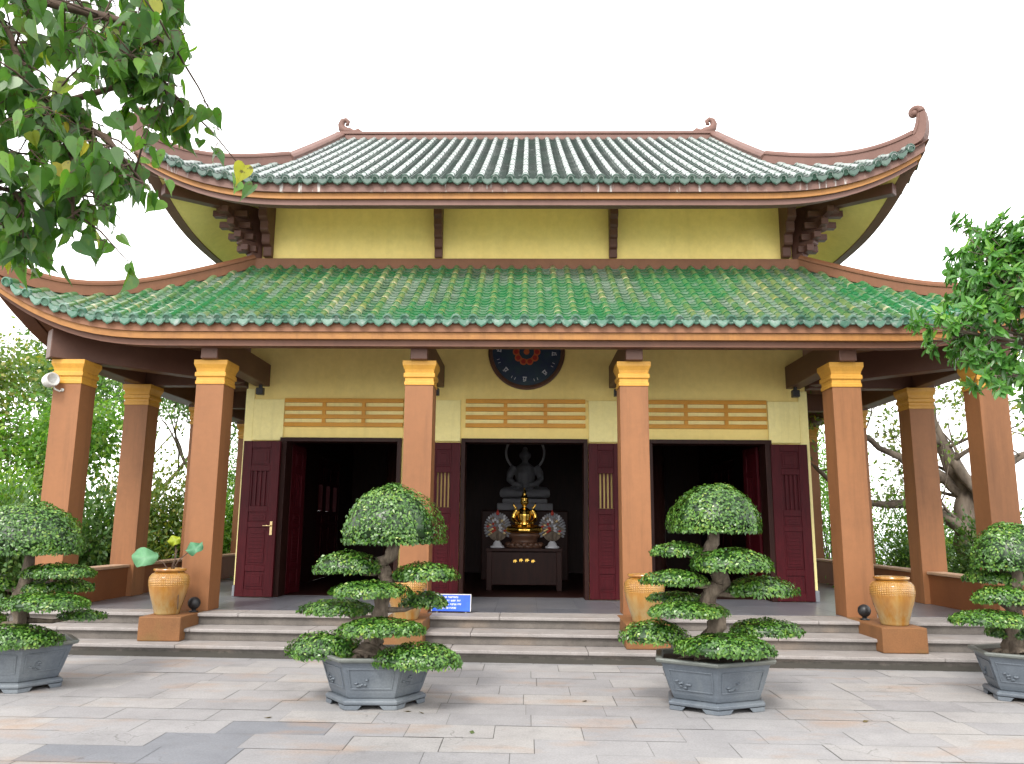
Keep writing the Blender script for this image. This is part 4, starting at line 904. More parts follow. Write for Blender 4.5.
# lotus plant standing in the left jar
lp = empty('lotus_plant', (-4.64, 10.66, FZ + .53)); tag(lp, 'lotus plant with three round leaves growing from the left jar', 'plant')
mb = MB()
for p in (((0, 0, 0), (-.10, -.02, .14), (-.27, -.04, .18)), ((0, 0, 0), (.05, 0, .18), (.04, .02, .40)), ((.02, 0, 0), (.10, 0, .16), (.24, .02, .29)), ((.08, -.05, 0), (.16, -.10, .02), (.20, -.14, -.45)), ((.03, 0, 0), (.06, .0, .25), (.07, 0, .30))): mb.tube(p, [.008, .007, .006], 6)
mb.build('stem', M['twig'], lp)
for c, rx, rot, tn in (((-.33, -.04, .19), .17, (rad(58), rad(14), 0), .35), ((.02, .02, .41), .085, (rad(75), 0, 0), 1.0), ((.30, .02, .31), .115, (rad(62), rad(-12), 0), .15)):
    mb = MB(); vs = [(0, 0, 0)]; n_ = 22
    for k in range(n_): a = 2 * math.pi * k / n_; q = rx * (1 + .10 * math.sin(3 * a) + random.uniform(-.05, .05)); vs.append((q * math.cos(a), q * .8 * math.sin(a), .035 * math.sin(4 * a) + .02))
    mb.add(vs, [(0, k + 1, (k + 1) % n_ + 1) for k in range(n_)], 0, tn, True)
    o = mb.build('lotus_leaf', M['leaf_lotus'], lp, loc=c); o.rotation_euler = rot
    sm = o.modifiers.new('thickness', 'SOLIDIFY'); sm.thickness = .004

# ------------------------------------------------------------------ planters and bonsai
def hexring(r, z, sx=1.0, sy=.86): return [(r * sx * math.cos(math.pi / 3 * k), r * sy * math.sin(math.pi / 3 * k), z) for k in range(6)]
def planter_meshes():
    mb = MB(); lev = [(.36, .10), (.375, .105), (.395, .15), (.475, .42), (.485, .44)]
    vs = [p for r, z in lev for p in hexring(r, z)]
    mb.add(vs, [(i * 6 + k, i * 6 + (k + 1) % 6, (i + 1) * 6 + (k + 1) % 6, (i + 1) * 6 + k) for i in range(4) for k in range(6)] + [tuple(range(5, -1, -1))], 0)
    for k in range(6):       # sunken framed panels on each side: a raised border strip
        def P(u, z, out):
            r = .395 + (.475 - .395) * (z - .15) / .27; a, b = Vector(hexring(r, z)[k]), Vector(hexring(r, z)[(k + 1) % 6]); m_ = (a + b) / 2; nrm = Vector((m_.x, m_.y, 0)).normalized()
            return a.lerp(b, u) + nrm * out
        for (u0, u1, z0, z1) in ((.08, .92, .375, .39), (.08, .92, .185, .20), (.08, .11, .20, .375), (.89, .92, .20, .375)):
            vs = [P(u0, z0, .001), P(u1, z0, .001), P(u1, z1, .001), P(u0, z1, .001), P(u0, z0, .008), P(u1, z0, .008), P(u1, z1, .008), P(u0, z1, .008)]
            mb.add(vs, [(4, 5, 6, 7), (0, 1, 5, 4), (1, 2, 6, 5), (2, 3, 7, 6), (3, 0, 4, 7)], 0)
        rr = random.Random(k)      # a small moulded flower sprig
        for q in range(7):
            c = P(.30 + rr.uniform(-.10, .14), .245 + rr.uniform(-.03, .05), .004); mb.ellipsoid(c, (.018, .018, .012), 6, 5)
    rim = MB(); lev = [(.485, .44), (.525, .452), (.535, .475), (.530, .490), (.475, .488), (.462, .43)]
    vs = [p for r, z in lev for p in hexring(r, z)]
    rim.add(vs, [(i * 6 + k, i * 6 + (k + 1) % 6, (i + 1) * 6 + (k + 1) % 6, (i + 1) * 6 + k) for i in range(5) for k in range(6)], 0)
    foot = MB(); lev = [(.405, .042), (.425, .05), (.428, .078), (.40, .098), (.36, .101)]
    vs = [p for r, z in lev for p in hexring(r, z)]
    foot.add(vs, [(i * 6 + k, i * 6 + (k + 1) % 6, (i + 1) * 6 + (k + 1) % 6, (i + 1) * 6 + k) for i in range(4) for k in range(6)] + [tuple(range(5, -1, -1))], 0)
    for k in range(6):
        a, b, c = [Vector(hexring(.42, 0)[(k + j) % 6]) for j in (-1, 0, 1)]
        p1, p2 = b.lerp(a, .26), b.lerp(c, .26); q1, q2 = b.lerp(a, .18), b.lerp(c, .18); inn = b * .80
        base = [p1, b, p2, inn]; top_ = [p + Vector((0, 0, .0425)) for p in (b.lerp(a, .34), b, b.lerp(c, .34), inn)]
        foot.add(base + top_, [(0, 1, 5, 4), (1, 2, 6, 5), (2, 3, 7, 6), (3, 0, 4, 7), (3, 2, 1, 0)], 0)
    soil = MB(); vs = [(0, 0, .462)] + [p for p in hexring(.47, .445)]; soil.add(vs, [(0, 1 + k, 1 + (k + 1) % 6) for k in range(6)], 0, .5, True)
    return mb, rim, foot, soil
planters = []
PL = [(-5.07, 8.25, 4, 1.14, 'cut off at the left edge of the plaza'), (-1.345, 7.75, 3, 1.09, 'left of the middle doorway'), (1.80, 7.80, 24, 1.20, 'right of the middle doorway'), (5.00, 8.32, 22, 1.08, 'cut off at the right edge of the plaza')]
for i, (x, y_, rz, sc, where) in enumerate(PL):
    if i == 0:
        p = empty('planter', (x, y_, 0), rad(rz)); mb, rim, foot, soil = planter_meshes()
        mb.build('pot_body', M['pot'], p, bevel=.008); rim.build('pot_rim', M['pot_rim'], p, bevel=.006); foot.build('pot_foot', M['pot'], p, bevel=.006); soil.build('soil', M['soil'], p)
        planters.append(p)
    else:
        p = copy_tree(planters[0]); p.location = (x, y_, 0); p.rotation_euler.z = rad(rz); planters.append(p)
    p.scale = (sc, sc, 0.92)
    tag(p, 'hexagonal grey blue ceramic planter ' + where, 'planter', 'hexagonal planters in a row before the steps')
def foliage(c, rx, ry, zb, hh, n, rs, dome):
    """clipped cushion of small leaves: flat below, domed above"""
    u = rs.random(n) ** (0.5 if not dome else 0.62); ph = rs.random(n) * 2 * np.pi
    k1, k2, k3 = rs.random(3) * 6.28
    edge = 1 + .09 * np.sin(3 * ph + k1) + .06 * np.sin(5 * ph + k2) + .04 * np.sin(9 * ph + k3)
    th = u * np.pi / 2 * 1.12                      # 0 = top, beyond 90 deg wraps under
    sh = rs.normal(1.0, .022, n) - (rs.random(n) < .25) * rs.random(n) * .22
    x = np.sin(th) * np.cos(ph); yv = np.sin(th) * np.sin(ph); z = np.cos(th)
    lump = 1 + (.04 if dome else .09) * np.sin(7 * x + k1) * np.cos(6 * yv + k2)
    rx, ry = rx * .95, ry * .95
    P = np.stack([c[0] + rx * x * edge * sh, c[1] + ry * yv * edge * sh, zb + .10 * hh + hh * .88 * np.maximum(z, -.10) * sh * lump], 1)
    Nn = unit(np.stack([x / rx, yv / ry, z / hh], 1)); tang = rs.normal(0, 1, (n, 3)); tang = unit(tang - Nn * (tang * Nn).sum(1, keepdims=True))
    D = unit(tang + Nn * rs.uniform(-.1, .5, n)[:, None] + np.array([0, 0, -.35]))
    nb = n // 5; a = rs.random(nb) * 2 * np.pi; q = np.sqrt(rs.random(nb)) * .92
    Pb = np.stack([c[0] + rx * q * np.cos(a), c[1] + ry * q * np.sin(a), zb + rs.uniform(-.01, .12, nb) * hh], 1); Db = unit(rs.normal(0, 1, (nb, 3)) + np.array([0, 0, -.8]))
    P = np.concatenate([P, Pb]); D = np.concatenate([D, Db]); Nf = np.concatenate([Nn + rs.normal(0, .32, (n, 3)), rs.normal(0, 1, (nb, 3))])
    tint = np.clip(np.concatenate([.20 + .55 * rs.random(n) + .16 * np.sin(4 * x + k3) * np.sin(5 * yv + k1) + .3 * (rs.random(n) < .10), .12 + .2 * rs.random(nb)]), 0, 1)  # leaves underneath tinted darker, the pad's underside shade put into colour
    m_ = n + nb
    return leaf_quads(P, D, Nf, rs.uniform(.026, .044, m_), rs.uniform(.015, .024, m_)), tint
BON = [
 dict(o=(-5.07, 8.25), tr=[(-5.06, .40), (-5.10, .50), (-5.05, .64), (-5.09, .83), (-5.04, 1.08), (-5.03, 1.36)], pads=[(-5.08, 0, 1.57, .57, .26), (-4.7, -.05, 1.15, .36, .08), (-4.89, .2, .99, .40, .08), (-5.38, 0, 1.03, .25, .09), (-4.68, -.25, .87, .44, .09), (-4.55, .2, .69, .24, .05), (-4.93, -.3, .55, .43, .12), (-5.63, .1, .70, .34, .12)], r=.085, lab='clipped cloud bonsai with wide dark green dome cut off at the left edge'),
 dict(o=(-1.345, 7.75), tr=[(-1.43, .38), (-1.40, .48), (-1.36, .60), (-1.33, .75), (-1.32, .90), (-1.26, 1.02), (-1.30, 1.14), (-1.35, 1.24), (-1.24, 1.33), (-1.21, 1.40), (-1.31, 1.50), (-1.28, 1.62)], pads=[(-1.26, 0, 1.73, .48, .28), (-1.66, 0, 1.28, .33, .13), (-.92, 0, 1.20, .32, .10), (-1.41, -.2, 1.05, .37, .08), (-.95, .25, .92, .24, .09), (-1.79, .25, .84, .35, .08), (-1.27, -.3, .73, .40, .08), (-1.84, 0, .53, .36, .14), (-.91, -.3, .49, .39, .12)], r=.085, lab='clipped cloud bonsai with full round dome before the left middle column'),
 dict(o=(1.80, 7.80), tr=[(1.74, .40), (1.76, .52), (1.80, .66), (1.83, .78), (1.76, .90), (1.80, 1.0), (1.90, 1.10), (1.86, 1.2), (1.76, 1.28), (1.80, 1.40), (1.84, 1.50), (1.83, 1.66)], pads=[(1.87, 0, 1.81, .44, .23), (1.54, .15, 1.42, .27, .08), (1.95, -.2, 1.34, .38, .13), (1.46, 0, 1.16, .31, .08), (2.26, 0, 1.09, .33, .11), (1.51, .25, .96, .28, .05), (1.51, -.2, .89, .36, .07), (1.26, 0, .67, .32, .12), (2.33, .15, .70, .34, .09), (1.84, -.35, .61, .44, .10)], r=.095, lab='clipped cloud bonsai with many thin pads and bare twisted pale trunk'),
 dict(o=(4.98, 8.32), tr=[(4.90, .42), (4.88, .55), (4.87, .68), (4.92, .80), (4.86, .92), (4.95, 1.12), (4.93, 1.36)], pads=[(4.93, 0, 1.47, .38, .23), (4.93, .2, 1.16, .34, .08), (4.79, -.1, 1.0, .33, .10), (4.57, -.2, .79, .37, .08), (5.0, .1, .64, .30, .08), (5.34, 0, .94, .27, .09), (5.18, -.2, .66, .26, .08)], r=.085, lab='clipped cloud bonsai partly cut off at the right edge')]
for bi, B in enumerate(BON):
    rs = np.random.default_rng(50 + bi); ox, oy = B['o']
    b = empty('bonsai', (ox, oy, .38)); tag(b, B['lab'], 'bonsai', 'cloud pruned bonsai in planters')
    mb = MB(); tr = B['tr']; n_ = len(tr); pts = []; rr = random.Random(bi)
    dep = [rr.uniform(-.07, .07) for _ in tr]
    for i in range(n_ - 1):
        for k in range(4): u = k / 4; uu = u * u * (3 - 2 * u); pts.append((tr[i][0] + (tr[i + 1][0] - tr[i][0]) * uu - ox, dep[i] + (dep[i + 1] - dep[i]) * uu, tr[i][1] + (tr[i + 1][1] - tr[i][1]) * u - .38))
    pts.append((tr[-1][0] - ox, dep[-1], tr[-1][1] - .38)); np_ = len(pts)
    rd = [(B['r'] * (1 - .52 * i / np_) * (1 + .9 * max(0, 1 - i / 4)) * rr.uniform(.84, 1.18)) for i in range(np_)]
    mb.tube(pts, rd, 14, gnarl=.20)
    for k in range(9):           # surface roots
        a = 2 * math.pi * k / 9 + rr.uniform(-.2, .2); L = rr.uniform(.18, .32); p0 = Vector(pts[2])
        mb.tube([p0, p0 + Vector((math.cos(a) * L * .35, math.sin(a) * L * .35, -.07)), (p0.x + math.cos(a) * L * .7, p0.y + math.sin(a) * L * .7, .055), (p0.x + math.cos(a) * L, p0.y + math.sin(a) * L, .02)], [.045, .036, .026, .01], 7)
    for (cx, dy, cz_, w, h) in B['pads'][1:]:
        tz = max(.5, cz_ - h * .5 - .04); ti = min(range(np_), key=lambda i: abs(pts[i][2] + .38 - tz)); p0 = Vector(pts[ti]); p1 = Vector((cx - ox, dy, cz_ - h * .6 - .38))
        mid = p0.lerp(p1, .5) + Vector((rr.uniform(-.03, .03), rr.uniform(-.03, .03), -.03)); mb.tube([p0, mid, p1], [.032, .022, .014], 7)
        for q in range(4): mb.tube([p1.lerp(p0, .3), p1 + Vector((rr.uniform(-.6, .6) * w, rr.uniform(-.6, .6) * w, rr.uniform(-.2, .5) * h))], [.012, .005], 5)
    mb.build('trunk', M['bark'], b)
    for pi_, (cx, dy, cz_, w, h) in enumerate(B['pads']):
        dome = pi_ == 0; area = math.pi * w * w * (1.9 if dome else 1.25)
        V, tint = foliage((cx - ox, dy, 0), w * 1.0, w * (.95 if dome else .80), cz_ - h * (1 if dome else .80) - .38, (1.95 if dome else 1.50) * h, int(area * (3700 if dome else 3400)), rs, dome)
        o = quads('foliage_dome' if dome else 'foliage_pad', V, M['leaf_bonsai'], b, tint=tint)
        # dense twig-and-leaf heart so the cushion is not hollow, inner shade put into its tint
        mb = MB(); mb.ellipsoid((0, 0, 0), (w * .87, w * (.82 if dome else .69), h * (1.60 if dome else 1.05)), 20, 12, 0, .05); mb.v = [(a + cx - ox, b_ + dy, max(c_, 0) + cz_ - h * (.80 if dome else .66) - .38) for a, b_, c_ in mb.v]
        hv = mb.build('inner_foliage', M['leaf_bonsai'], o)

# ------------------------------------------------------------------ trees
def grow(mb, rr, p, d, L, r, depth, tips, spread=.6, up_=.15, segs=4, wob=.16, minr=.012):
    pts = [Vector(p)]; d = Vector(d).normalized(); rs_ = [r]
    for k in range(segs):
        d = (d + Vector((rr.gauss(0, wob), rr.gauss(0, wob), rr.gauss(0, wob) + up_ * .3))).normalized()
        pts.append(pts[-1] + d * (L / segs)); rs_.append(r * (1 - .45 * (k + 1) / segs))
    mb.tube(pts, rs_, 8 if r > .05 else 5)
    if depth == 0: tips.append((pts[-1], d)); tips.append((pts[-2], d)); return
    nb = rr.choice([2, 3, 3])
    for k in range(nb):
        a = Vector((rr.gauss(0, 1), rr.gauss(0, 1), rr.gauss(0, .6) + up_)).normalized()
        nd = (d + a * spread * rr.uniform(.7, 1.4)).normalized(); s = pts[-1] if k < 2 else pts[rr.randrange(2, segs)]
        grow(mb, rr, s, nd, L * rr.uniform(.62, .82), max(minr, rs_[-1] * rr.uniform(.6, .8)), depth - 1, tips, spread, up_, segs, wob, minr)
def crown_leaves(rs, tips, per, rad_, L, W, droop=.3, flat=.5):
    C = np.array([t[0] for t in tips]); n = len(C) * per; i = np.repeat(np.arange(len(C)), per)
    off = rs.normal(0, 1, (n, 3)) * rad_ * np.array([1, 1, .62]); P = C[i] + off
    D = unit(unit(off) * .8 + rs.normal(0, .6, (n, 3)) + np.array([0, 0, -droop])); Nn = rs.normal(0, 1, (n, 3)) + np.array([0, 0, flat * 2])
    ct = rs.random(len(C)); tint = np.clip(.15 + .5 * ct[i] + .35 * rs.random(n) * 1.0, 0, 1)
    return leaf_quads(P, D, Nn, rs.uniform(.6, 1.2, n) * L, rs.uniform(.7, 1.2, n) * W), tint
def tree(name, loc, h, r, lab, leaf, per=16, rad_=.40, L=.16, W=.08, depth=4, seed=1, spread=.62, up_=.25, lean=(0, 0, 1), group=None, cat='tree', bark='bark_grey', first=.30, dens=1.0):
    t = empty(name, loc); tag(t, lab, cat, group); rr = random.Random(seed); rs = np.random.default_rng(seed); mb = MB(); tips = []
    grow(mb, rr, (0, 0, -.1), lean, h * first, r, depth, tips, spread, up_)
    mb.build('trunk', M[bark], t)
    V, tint = crown_leaves(rs, tips, int(per * dens), rad_ * 1.15, L, W); quads('crown', V, M[leaf], t, tint=tint)
    return t
def bush(name, loc, rx, ry, h, lab, leaf, n, L, W, seed, group=None, cat='shrub', droop=.0):
    t = empty(name, loc); tag(t, lab, cat, group); rs = np.random.default_rng(seed); rr = random.Random(seed); mb = MB(); m_ = 14
    C = []
    for k in range(m_):
        a = rr.uniform(0, 6.28); q = math.sqrt(rr.random()); p1 = Vector((rx * .8 * q * math.cos(a), ry * .8 * q * math.sin(a), h * rr.uniform(.35, .95) * (1 - .35 * q * q))); C.append(p1)
        mb.tube([(p1.x * .15, p1.y * .15, -.05), (p1.x * .5, p1.y * .5, p1.z * .5), p1], [.03, .02, .008], 5)
    mb.build('stem', M['twig'], t)
    C = np.array([list(c) for c in C]); i = rs.integers(0, m_, n); off = rs.normal(0, 1, (n, 3)) * np.array([rx * .30, ry * .30, h * .22]); P = C[i] + off; P[:, 2] = np.abs(P[:, 2]) + .02
    D = unit(unit(off) + rs.normal(0, .5, (n, 3)) + np.array([0, 0, .1 - droop])); Nn = rs.normal(0, .7, (n, 3)) + np.array([0, 0, 1.])
    ct = rs.random(m_); tint = np.clip(.1 + .5 * ct[i] + .4 * rs.random(n), 0, 1)
    quads('foliage', leaf_quads(P, D, Nn, rs.uniform(.6, 1.2, n) * L, rs.uniform(.7, 1.2, n) * W), M[leaf], t, tint=tint)
    return t
G = 'trees beyond the left side of the porch'
tree('broadleaf_tree', (-13.6, 18.5, 0), 7.2, .20, 'olive and rust tinged tree at the far left edge behind the porch', 'leaf_olive', 40, .45, .17, .09, 4, 3, group=G, dens=1.6)
tree('broadleaf_tree', (-11.3, 22.0, 0), 8.2, .20, 'tall airy tree between the two leftmost columns', 'leaf_hedge', 26, .50, .18, .08, 4, 8, group=G, dens=1.6)
tree('broadleaf_tree', (-10.2, 19.0, 0), 5.2, .14, 'bright yellow green tree low behind the left side column', 'leaf_bright', 40, .42, .17, .09, 4, 5, group=G, dens=1.6)
tree('broadleaf_tree', (-9.2, 24.5, 0), 8.6, .20, 'fresh green tree showing right of the left side column', 'leaf_bright', 34, .55, .2, .09, 4, 12, group=G, dens=1.6)
tree('broadleaf_tree', (-16.5, 27, 0), 9.8, .24, 'tall dark green tree farthest back at the left edge', 'leaf_hedge', 40, .6, .22, .11, 4, 14, group=G, dens=1.6)
GB = 'shrubs along the left parapet'
for x, y_, rx, h, lab, lf in ((-7.9, 14.6, .9, 1.75, 'loose green shrub right of the left side column behind the parapet', 'leaf_hedge'), (-8.6, 13.6, .8, 1.6, 'dark shrub behind the parapet at the left side column', 'leaf_hedge'), (-9.8, 14.8, 1.0, 1.9, 'bright green shrub between the leftmost and the side column', 'leaf_bright'), (-10.9, 13.4, 1.0, 1.7, 'shrub behind the dome of the leftmost bonsai', 'leaf_hedge'), (-8.2, 17.5, 1.2, 2.3, 'light olive shrub just left of the wall corner', 'leaf_olive'), (-12.4, 15.5, 1.3, 2.4, 'rusty olive bush at the left edge of the view', 'leaf_olive'), (-7.6, 20.0, 1.0, 2.2, 'pale green bush beside the far end of the left parapet', 'leaf_bright')):
    bush('shrub', (x, y_, 0), rx, rx * .85, h, lab, lf, int(8500 * rx), .125, .065, int(abs(x * 10)), GB)
# gnarled old tree on the right
t = empty('gnarled_tree', (9.42, 17.0, 0)); tag(t, 'old gnarled tree with thick twisted grey limbs beyond the right columns', 'tree')
mb = MB(); rr = random.Random(4); tips = []
def limb(pts, r0, r1, sub=0, dep=2, sp=.7):
    P = [Vector(p) for p in pts]; Q = []
    for i in range(len(P) - 1):
        for k in range(4):
            u = k / 4; a = P[max(i - 1, 0)]; b = P[i]; c = P[i + 1]; d = P[min(i + 2, len(P) - 1)]
            Q.append(.5 * ((2 * b) + (c - a) * u + (2 * a - 5 * b + 4 * c - d) * u * u + (3 * b - a - 3 * c + d) * u ** 3) + Vector((rr.gauss(0, .015), rr.gauss(0, .015), rr.gauss(0, .015))))
    Q.append(P[-1]); n_ = len(Q); mb.tube(Q, [(r0 + (r1 - r0) * i / (n_ - 1)) * rr.uniform(.88, 1.14) for i in range(n_)], 12, gnarl=.14)
    for k in range(sub):
        i = rr.randrange(n_ // 3, n_); d = Vector((rr.gauss(0, .7), rr.gauss(0, .7), rr.uniform(.2, 1.0)))
        grow(mb, rr, Q[i], d, rr.uniform(.7, 1.1), max(.02, r1 * .6), dep, tips, sp, .15, minr=.007)
limb([(0, 0, -.2), (-.05, 0, .8), (-.25, 0, 1.6), (-.15, 0, 2.4), (-.45, .1, 3.1), (-.7, .1, 3.9), (-.9, .1, 5.0)], .33, .08, 6)
limb([(.12, .1, -.2), (.1, -.1, .9), (.0, -.15, 1.9), (.25, -.1, 2.7), (.45, 0, 3.5), (.6, .1, 4.6)], .23, .07, 5)
limb([(-.2, -.1, 1.35), (-.6, -.2, 1.75), (-1.2, -.2, 2.15), (-1.9, -.1, 2.1), (-2.6, 0, 2.3), (-3.3, 0, 2.9)], .15, .035, 5)
limb([(-.2, 0, 2.3), (-.7, .1, 2.75), (-1.3, .1, 3.0), (-2.0, .2, 3.45), (-2.7, .2, 4.1)], .135, .035, 5)
limb([(.05, -.2, 0), (-.2, -.35, 1.0), (.05, -.4, 1.9), (-.3, -.35, 2.6), (-.55, -.3, 3.0)], .15, .09, 2)
limb([(.2, 0, 2.4), (.8, .1, 3.0), (1.4, .1, 3.3), (2.1, .1, 4.0)], .13, .035, 4)
limb([(-.6, .1, 3.4), (-1.1, 0, 4.0), (-1.5, .1, 4.9)], .13, .05, 3)
for k in range(7): a = k * .9; mb.tube([(math.cos(a) * .2, math.sin(a) * .2, .7), (math.cos(a) * .42, math.sin(a) * .42, .15), (math.cos(a) * .8, math.sin(a) * .8, -.1)], [.13, .12, .04], 7)
mb.build('trunk', M['bark_grey'], t)
V, tint = crown_leaves(np.random.default_rng(9), tips, 5, .24, .15, .075); quads('crown', V, M['leaf_olive'], t, tint=tint)
GR = 'shrubs along the right parapet'
for x, y_, rx, h, lab, lf, n_, L in ((6.95 + .9, 16.2, .65, 1.35, 'dark low shrub just right of the wall corner', 'leaf_hedge', 6000, .10), (8.1, 14.0, .75, 1.45, 'low shrub behind the parapet between the right columns', 'leaf_hedge', 7000, .10), (9.2, 14.6, .8, 1.15, 'pale leafed shrub below the gnarled tree trunk', 'leaf_olive', 7000, .10), (10.4, 14.0, .9, 1.2, 'shrub behind the dome of the rightmost bonsai', 'leaf_hedge', 7000, .11), (8.9, 18.6, 1.0, 2.0, 'feathery green shrub left of the gnarled trunk', 'leaf_bright', 8000, .09)):
    bush('shrub', (x, y_, 0), rx, rx * .8, h, lab, lf, n_, L, L * .5, int(x * 13), GR)
bush('shrub', (9.0, 24.0, 0), 1.1, 1.0, 4.2, 'tall pale green bush in the gap beside the right wall corner', 'leaf_bright', 7000, .13, .06, 91, GR)
bush('shrub', (-8.9, 25.0, 0), 1.1, 1.0, 4.0, 'tall pale green bush in the gap beside the left wall corner', 'leaf_bright', 7000, .13, .06, 92, GB)
tree('sapling', (7.55, 19.0, -.2), 4.1, .07, 'slender feathery sapling just beyond the right wall corner', 'leaf_bright', 22, .26, .10, .035, 3, 31, .8, .1)
tree('sapling', (7.6, 16.6, 0), 2.3, .05, 'small feathery sapling between the two right columns', 'leaf_bright', 26, .20, .10, .035, 3, 37, .9, -.05)
# glossy tree at the right edge, close to the viewer
t = empty('glossy_tree', (6.7, 8.4, 0)); tag(t, 'leafy tree with glossy oval leaves reaching in from the right edge', 'tree')
mb = MB(); rr = random.Random(6); tips = []
mb.tube([(0, 0, -.1), (.05, 0, 1.2), (-.05, 0, 2.4), (-.2, -.05, 3.4), (-.3, -.1, 4.2)], [.13, .12, .105, .085, .06], 10)
TG = [(-1.05, -.1, 4.95), (-1.35, -.15, 4.55), (-1.75, -.2, 4.25), (-1.95, -.3, 4.05), (-1.3, -.3, 4.1), (-1.0, -.3, 4.4), (-2.1, -.2, 3.72), (-2.45, -.3, 3.66), (-1.65, -.4, 3.66), (-1.2, -.4, 3.65), (-.9, -.2, 3.8), (-2.15, -.4, 3.22), (-1.75, -.5, 3.3), (-1.3, -.5, 3.3), (-1.0, -.4, 3.3), (-.8, -.1, 5.0), (-.5, -.2, 4.7), (-.4, -.3, 3.9), (-1.45, -.6, 3.02), (-.6, .2, 5.4), (0.2, 0, 5.4), (.6, .2, 4.8), (.7, -.3, 4.2), (.3, .6, 4.9), (-.2, .7, 4.4), (-1.0, .5, 4.2), (-.9, -.1, 5.35), (-1.1, -.5, 2.95), (-1.15, -.2, 4.75)]
for k in range(15):
    z_ = rr.uniform(3.15, 5.25); lo = -2.15 + max(0, z_ - 4.2) * .62 + max(0, 3.5 - z_) * 1.3; TG.append((rr.uniform(lo, -1.15), rr.uniform(-.5, .6), z_))
for g_ in [(a + .17, b, c) for a, b, c in TG]:
    z0 = max(2.6, min(4.2, g_[2] - .6)); s = Vector((-.15, -.05, z0)); e = Vector(g_); m_ = s.lerp(e, .55) + Vector((0, 0, .12)); mb.tube([s, m_, e], [.035, .022, .010], 6)
    for k in range(11):
        q = e + Vector((rr.gauss(0, .18), rr.gauss(0, .22), rr.gauss(0, .16))); mb.tube([m_.lerp(e, rr.uniform(.4, 1)), q], [.008, .004], 5); tips.append((q, (q - m_).normalized()))
s = Vector((-.3, -.1, 4.2)); mb.tube([s, (-.8, -.6, 5.0), (-1.6, -1.15, 5.85)], [.03, .018, .006], 6); tips.append((Vector((-1.69, -1.2, 5.93)), Vector((-1, 0, .3))))
mb.build('trunk', M['bark_grey'], t)
rs = np.random.default_rng(77); C = np.array([list(a) for a, b in tips]); Dt = np.array([list(b) for a, b in tips]); per = 17; n_ = len(C) * per; i = np.repeat(np.arange(len(C)), per)
ang = np.tile(np.arange(per) * 2.4, len(C)) + rs.random(n_); ax = unit(Dt)[i]; a1 = unit(np.cross(ax, np.array([.3, .2, 1.]))); a2 = np.cross(ax, a1)
D = unit(a1 * np.cos(ang)[:, None] + a2 * np.sin(ang)[:, None] + ax * rs.uniform(.0, .9, n_)[:, None] + np.array([0, 0, -.18])); P = C[i] - ax * (rs.random(n_)[:, None] * .09) + rs.normal(0, .012, (n_, 3))
Nn = unit(ax + np.array([0, 0, .9]) + rs.normal(0, .25, (n_, 3))); ct = rs.random(len(C))
def oval(P, D, Nn, L, W):
    D = unit(D); S = unit(np.cross(D, Nn)); Nn = unit(np.cross(S, D)); L = L[:, None]; W = W[:, None]
    pts = [(0, 0), (.22, .36), (.55, .5), (.82, .34), (1, 0)]; out = []
    for sg_ in (1, -1):
        half_ = [P + D * L * a + S * (W * b * sg_) + Nn * (W * b * .35 - L * .22 * a * a) for a, b in pts]; out.append(np.stack(half_ if sg_ > 0 else half_[::-1], 1))
    return np.concatenate(out)
V = oval(P, D, Nn, rs.uniform(.09, .16, n_), rs.uniform(.045, .07, n_)); tint = np.clip(.1 + .35 * ct[i] + .5 * rs.random(n_) ** 1.5, 0, 1)
quads('crown', V, M['leaf_glossy'], t, tint=np.concatenate([tint, tint]), per=5)

# heart leaved tree overhead on the left
t = empty('heart_leaf_tree', (-4.6, 3.2, 0)); tag(t, 'tree with hanging heart shaped leaves reaching in from the upper left', 'tree')
mb = MB(); rr = random.Random(15); rs = np.random.default_rng(15)
ox, oy = -4.6, 3.2
mb.tube([(0, 0, -.1), (.05, 0, 1.5), (.15, 0, 2.8), (.35, -.05, 3.4), (.6, -.05, 3.9)], [.2, .17, .15, .13, .08], 12)
def br(pts, r0, r1): 
    P = [Vector((a - ox - .06, b - oy, c + .02)) for a, b, c in pts]; n_ = len(P); mb.tube(P, [r0 + (r1 - r0) * i / (n_ - 1) for i in range(n_)], 7); return P
MAIN = [[(-4.25, 3.15, 3.4), (-3.2, 3.1, 3.45), (-2.4, 3.05, 3.36), (-1.9, 3.0, 3.28), (-1.62, 3.0, 3.15), (-1.45, 3.0, 2.95)],
        [(-4.1, 3.15, 3.7), (-3.0, 3.0, 3.95), (-2.3, 2.95, 3.85), (-1.85, 2.95, 3.72), (-1.5, 2.95, 3.62), (-1.33, 2.95, 3.50)],
        [(-2.25, 3.05, 3.80), (-2.08, 3.0, 3.62), (-2.0, 3.0, 3.45), (-1.85, 3.0, 3.25), (-1.75, 3.0, 3.05), (-1.72, 3.0, 2.80)],
        [(-2.4, 3.05, 3.36), (-2.1, 3.0, 3.12), (-2.0, 3.0, 2.95), (-1.92, 3.0, 2.84)],
        [(-1.9, 3.0, 3.28), (-1.65, 3.05, 3.4), (-1.45, 3.05, 3.42), (-1.36, 3.05, 3.35)],
        [(-2.3, 2.95, 3.85), (-1.95, 3.1, 3.95), (-1.6, 3.1, 3.9), (-1.4, 3.1, 3.78)],
        [(-3.2, 3.1, 3.45), (-2.7, 3.2, 3.2), (-2.3, 3.2, 3.0), (-2.1, 3.15, 2.82)]]
anch = []
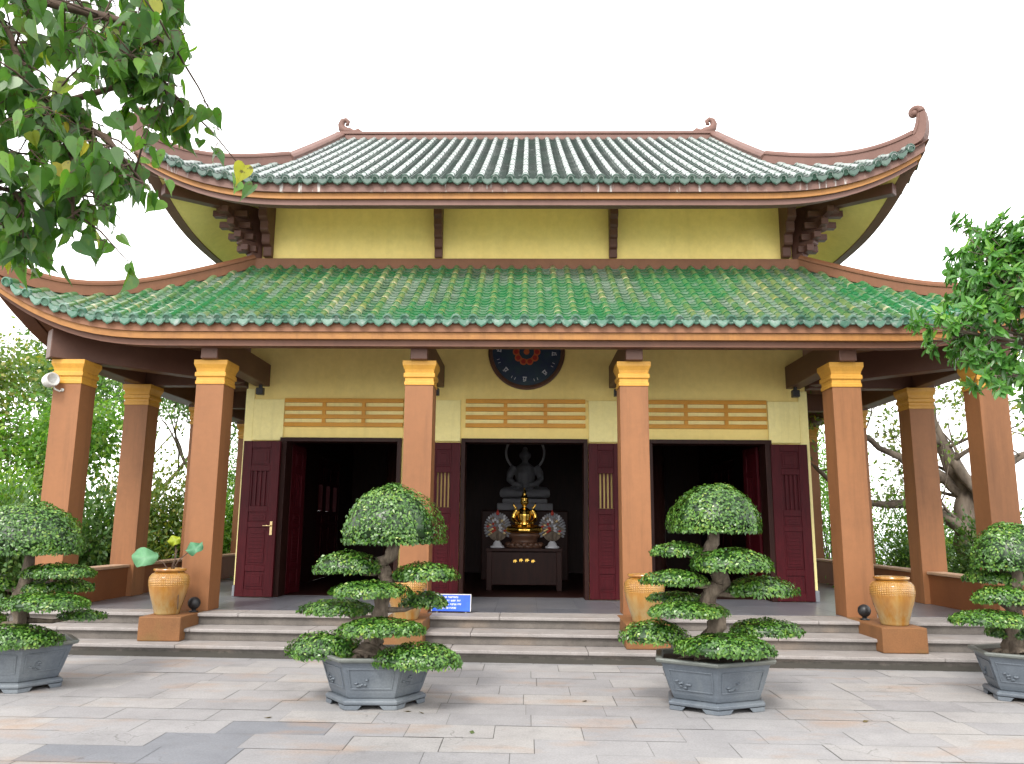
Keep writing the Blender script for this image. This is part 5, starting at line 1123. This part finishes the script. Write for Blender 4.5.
for k, pts in enumerate(MAIN):
    P = br(pts, .045 if k < 2 else .016, .006)
    for i in range(len(P) - 1):
        for q in range(11):
            u = rr.random(); p = P[i].lerp(P[i + 1], u)
            if p.x + ox < -2.9: continue
            e = p + Vector((rr.gauss(0, .10), rr.gauss(0, .16), rr.gauss(-.03, .09))); mb.tube([p, p.lerp(e, .5) + Vector((0, 0, .02)), e], [.005, .004, .002], 5); anch += [e, p.lerp(e, .6)]
    anch += [P[-1]] * 2
HEART = [(0, .0), (-.10, .20), (-.05, .40), (.12, .50), (.34, .47), (.56, .33), (.76, .16), (.92, .05), (1.16, .0)]
VL = []; tl = []; pets = []
for p in anch:
    for q in range(rr.choice([2, 2, 2, 3])):
        L = rr.uniform(.048, .102); pe = p + Vector((rr.gauss(0, .04), rr.gauss(0, .05), -rr.uniform(.01, .06))); mb.tube([p, p.lerp(pe, .5) + Vector((0, 0, .008)), pe], .0016, 4)
        D = Vector((rr.gauss(0, .42), rr.gauss(0, .42), -1)).normalized(); a = rr.uniform(0, 6.28); nn = Vector((math.cos(a), math.sin(a) - .55, rr.gauss(.25, .3))); S = D.cross(nn).normalized(); nn = S.cross(D).normalized()
        ft = rr.uniform(.1, .5); cu = rr.uniform(-.1, .35); tn = min(1, max(0, rr.gauss(.36, .2))) if rr.random() > .025 else rr.uniform(.88, 1)
        for sg_ in (1, -1):
            pl = [pe + D * L * a_ + S * (L * b_ * .92 * sg_) + nn * (L * (b_ * ft - cu * a_ * a_)) for a_, b_ in HEART]
            VL.append([list(x) for x in (pl if sg_ > 0 else pl[::-1])]); tl.append(tn)
mb.build('trunk', M['twig'], t)
quads('crown', np.array(VL), M['leaf_bodhi'], t, tint=np.array(tl), per=9)

# ------------------------------------------------------------------ low garden wall at the left and litter
mb = MB(); mb.box(-12.0, -7.75, 10.9, 11.15, 0, .86); mb.box(-12.0, -7.72, 10.86, 11.19, .862, .93)
tag(mb.build('garden_wall', M['beige'], bevel=.01), 'low beige garden wall behind the leftmost bonsai', 'wall')
rr = random.Random(3)
for x, y_, lab in ((-.38, 6.64, 'fallen green leaf lying in the middle of the plaza'), (-.96, 7.38, 'fallen dry leaf beside the foot of the left middle planter'), (-.84, 7.30, 'fallen brown leaf a little before the left middle planter'), (-2.1, 7.1, 'fallen leaf beside the dark paving slabs'), (.62, 7.9, 'fallen dry leaf left of the right middle planter'), (2.9, 7.2, 'fallen dry leaf right of the right middle planter')):
    L = .09 if 'green' in lab else .07; a = rr.uniform(0, 6.28); mb = MB(); pl = [(0, 0, .006), (L * .4, L * .22, .014), (L, 0, .01), (L * .4, -L * .22, .004), (L * .4, 0, .003)]
    mb.add(pl, [(0, 4, 1), (4, 2, 1), (0, 3, 4), (3, 2, 4)], 0, 1.0 if 'green' in lab else .2, True)
    o = mb.build('fallen_leaf', M['leaf_dry'], loc=(x, y_, 0)); o.rotation_euler.z = a; tag(o, lab, 'leaf', 'fallen leaves on the plaza')
    sm = o.modifiers.new('thickness', 'SOLIDIFY'); sm.thickness = .0015
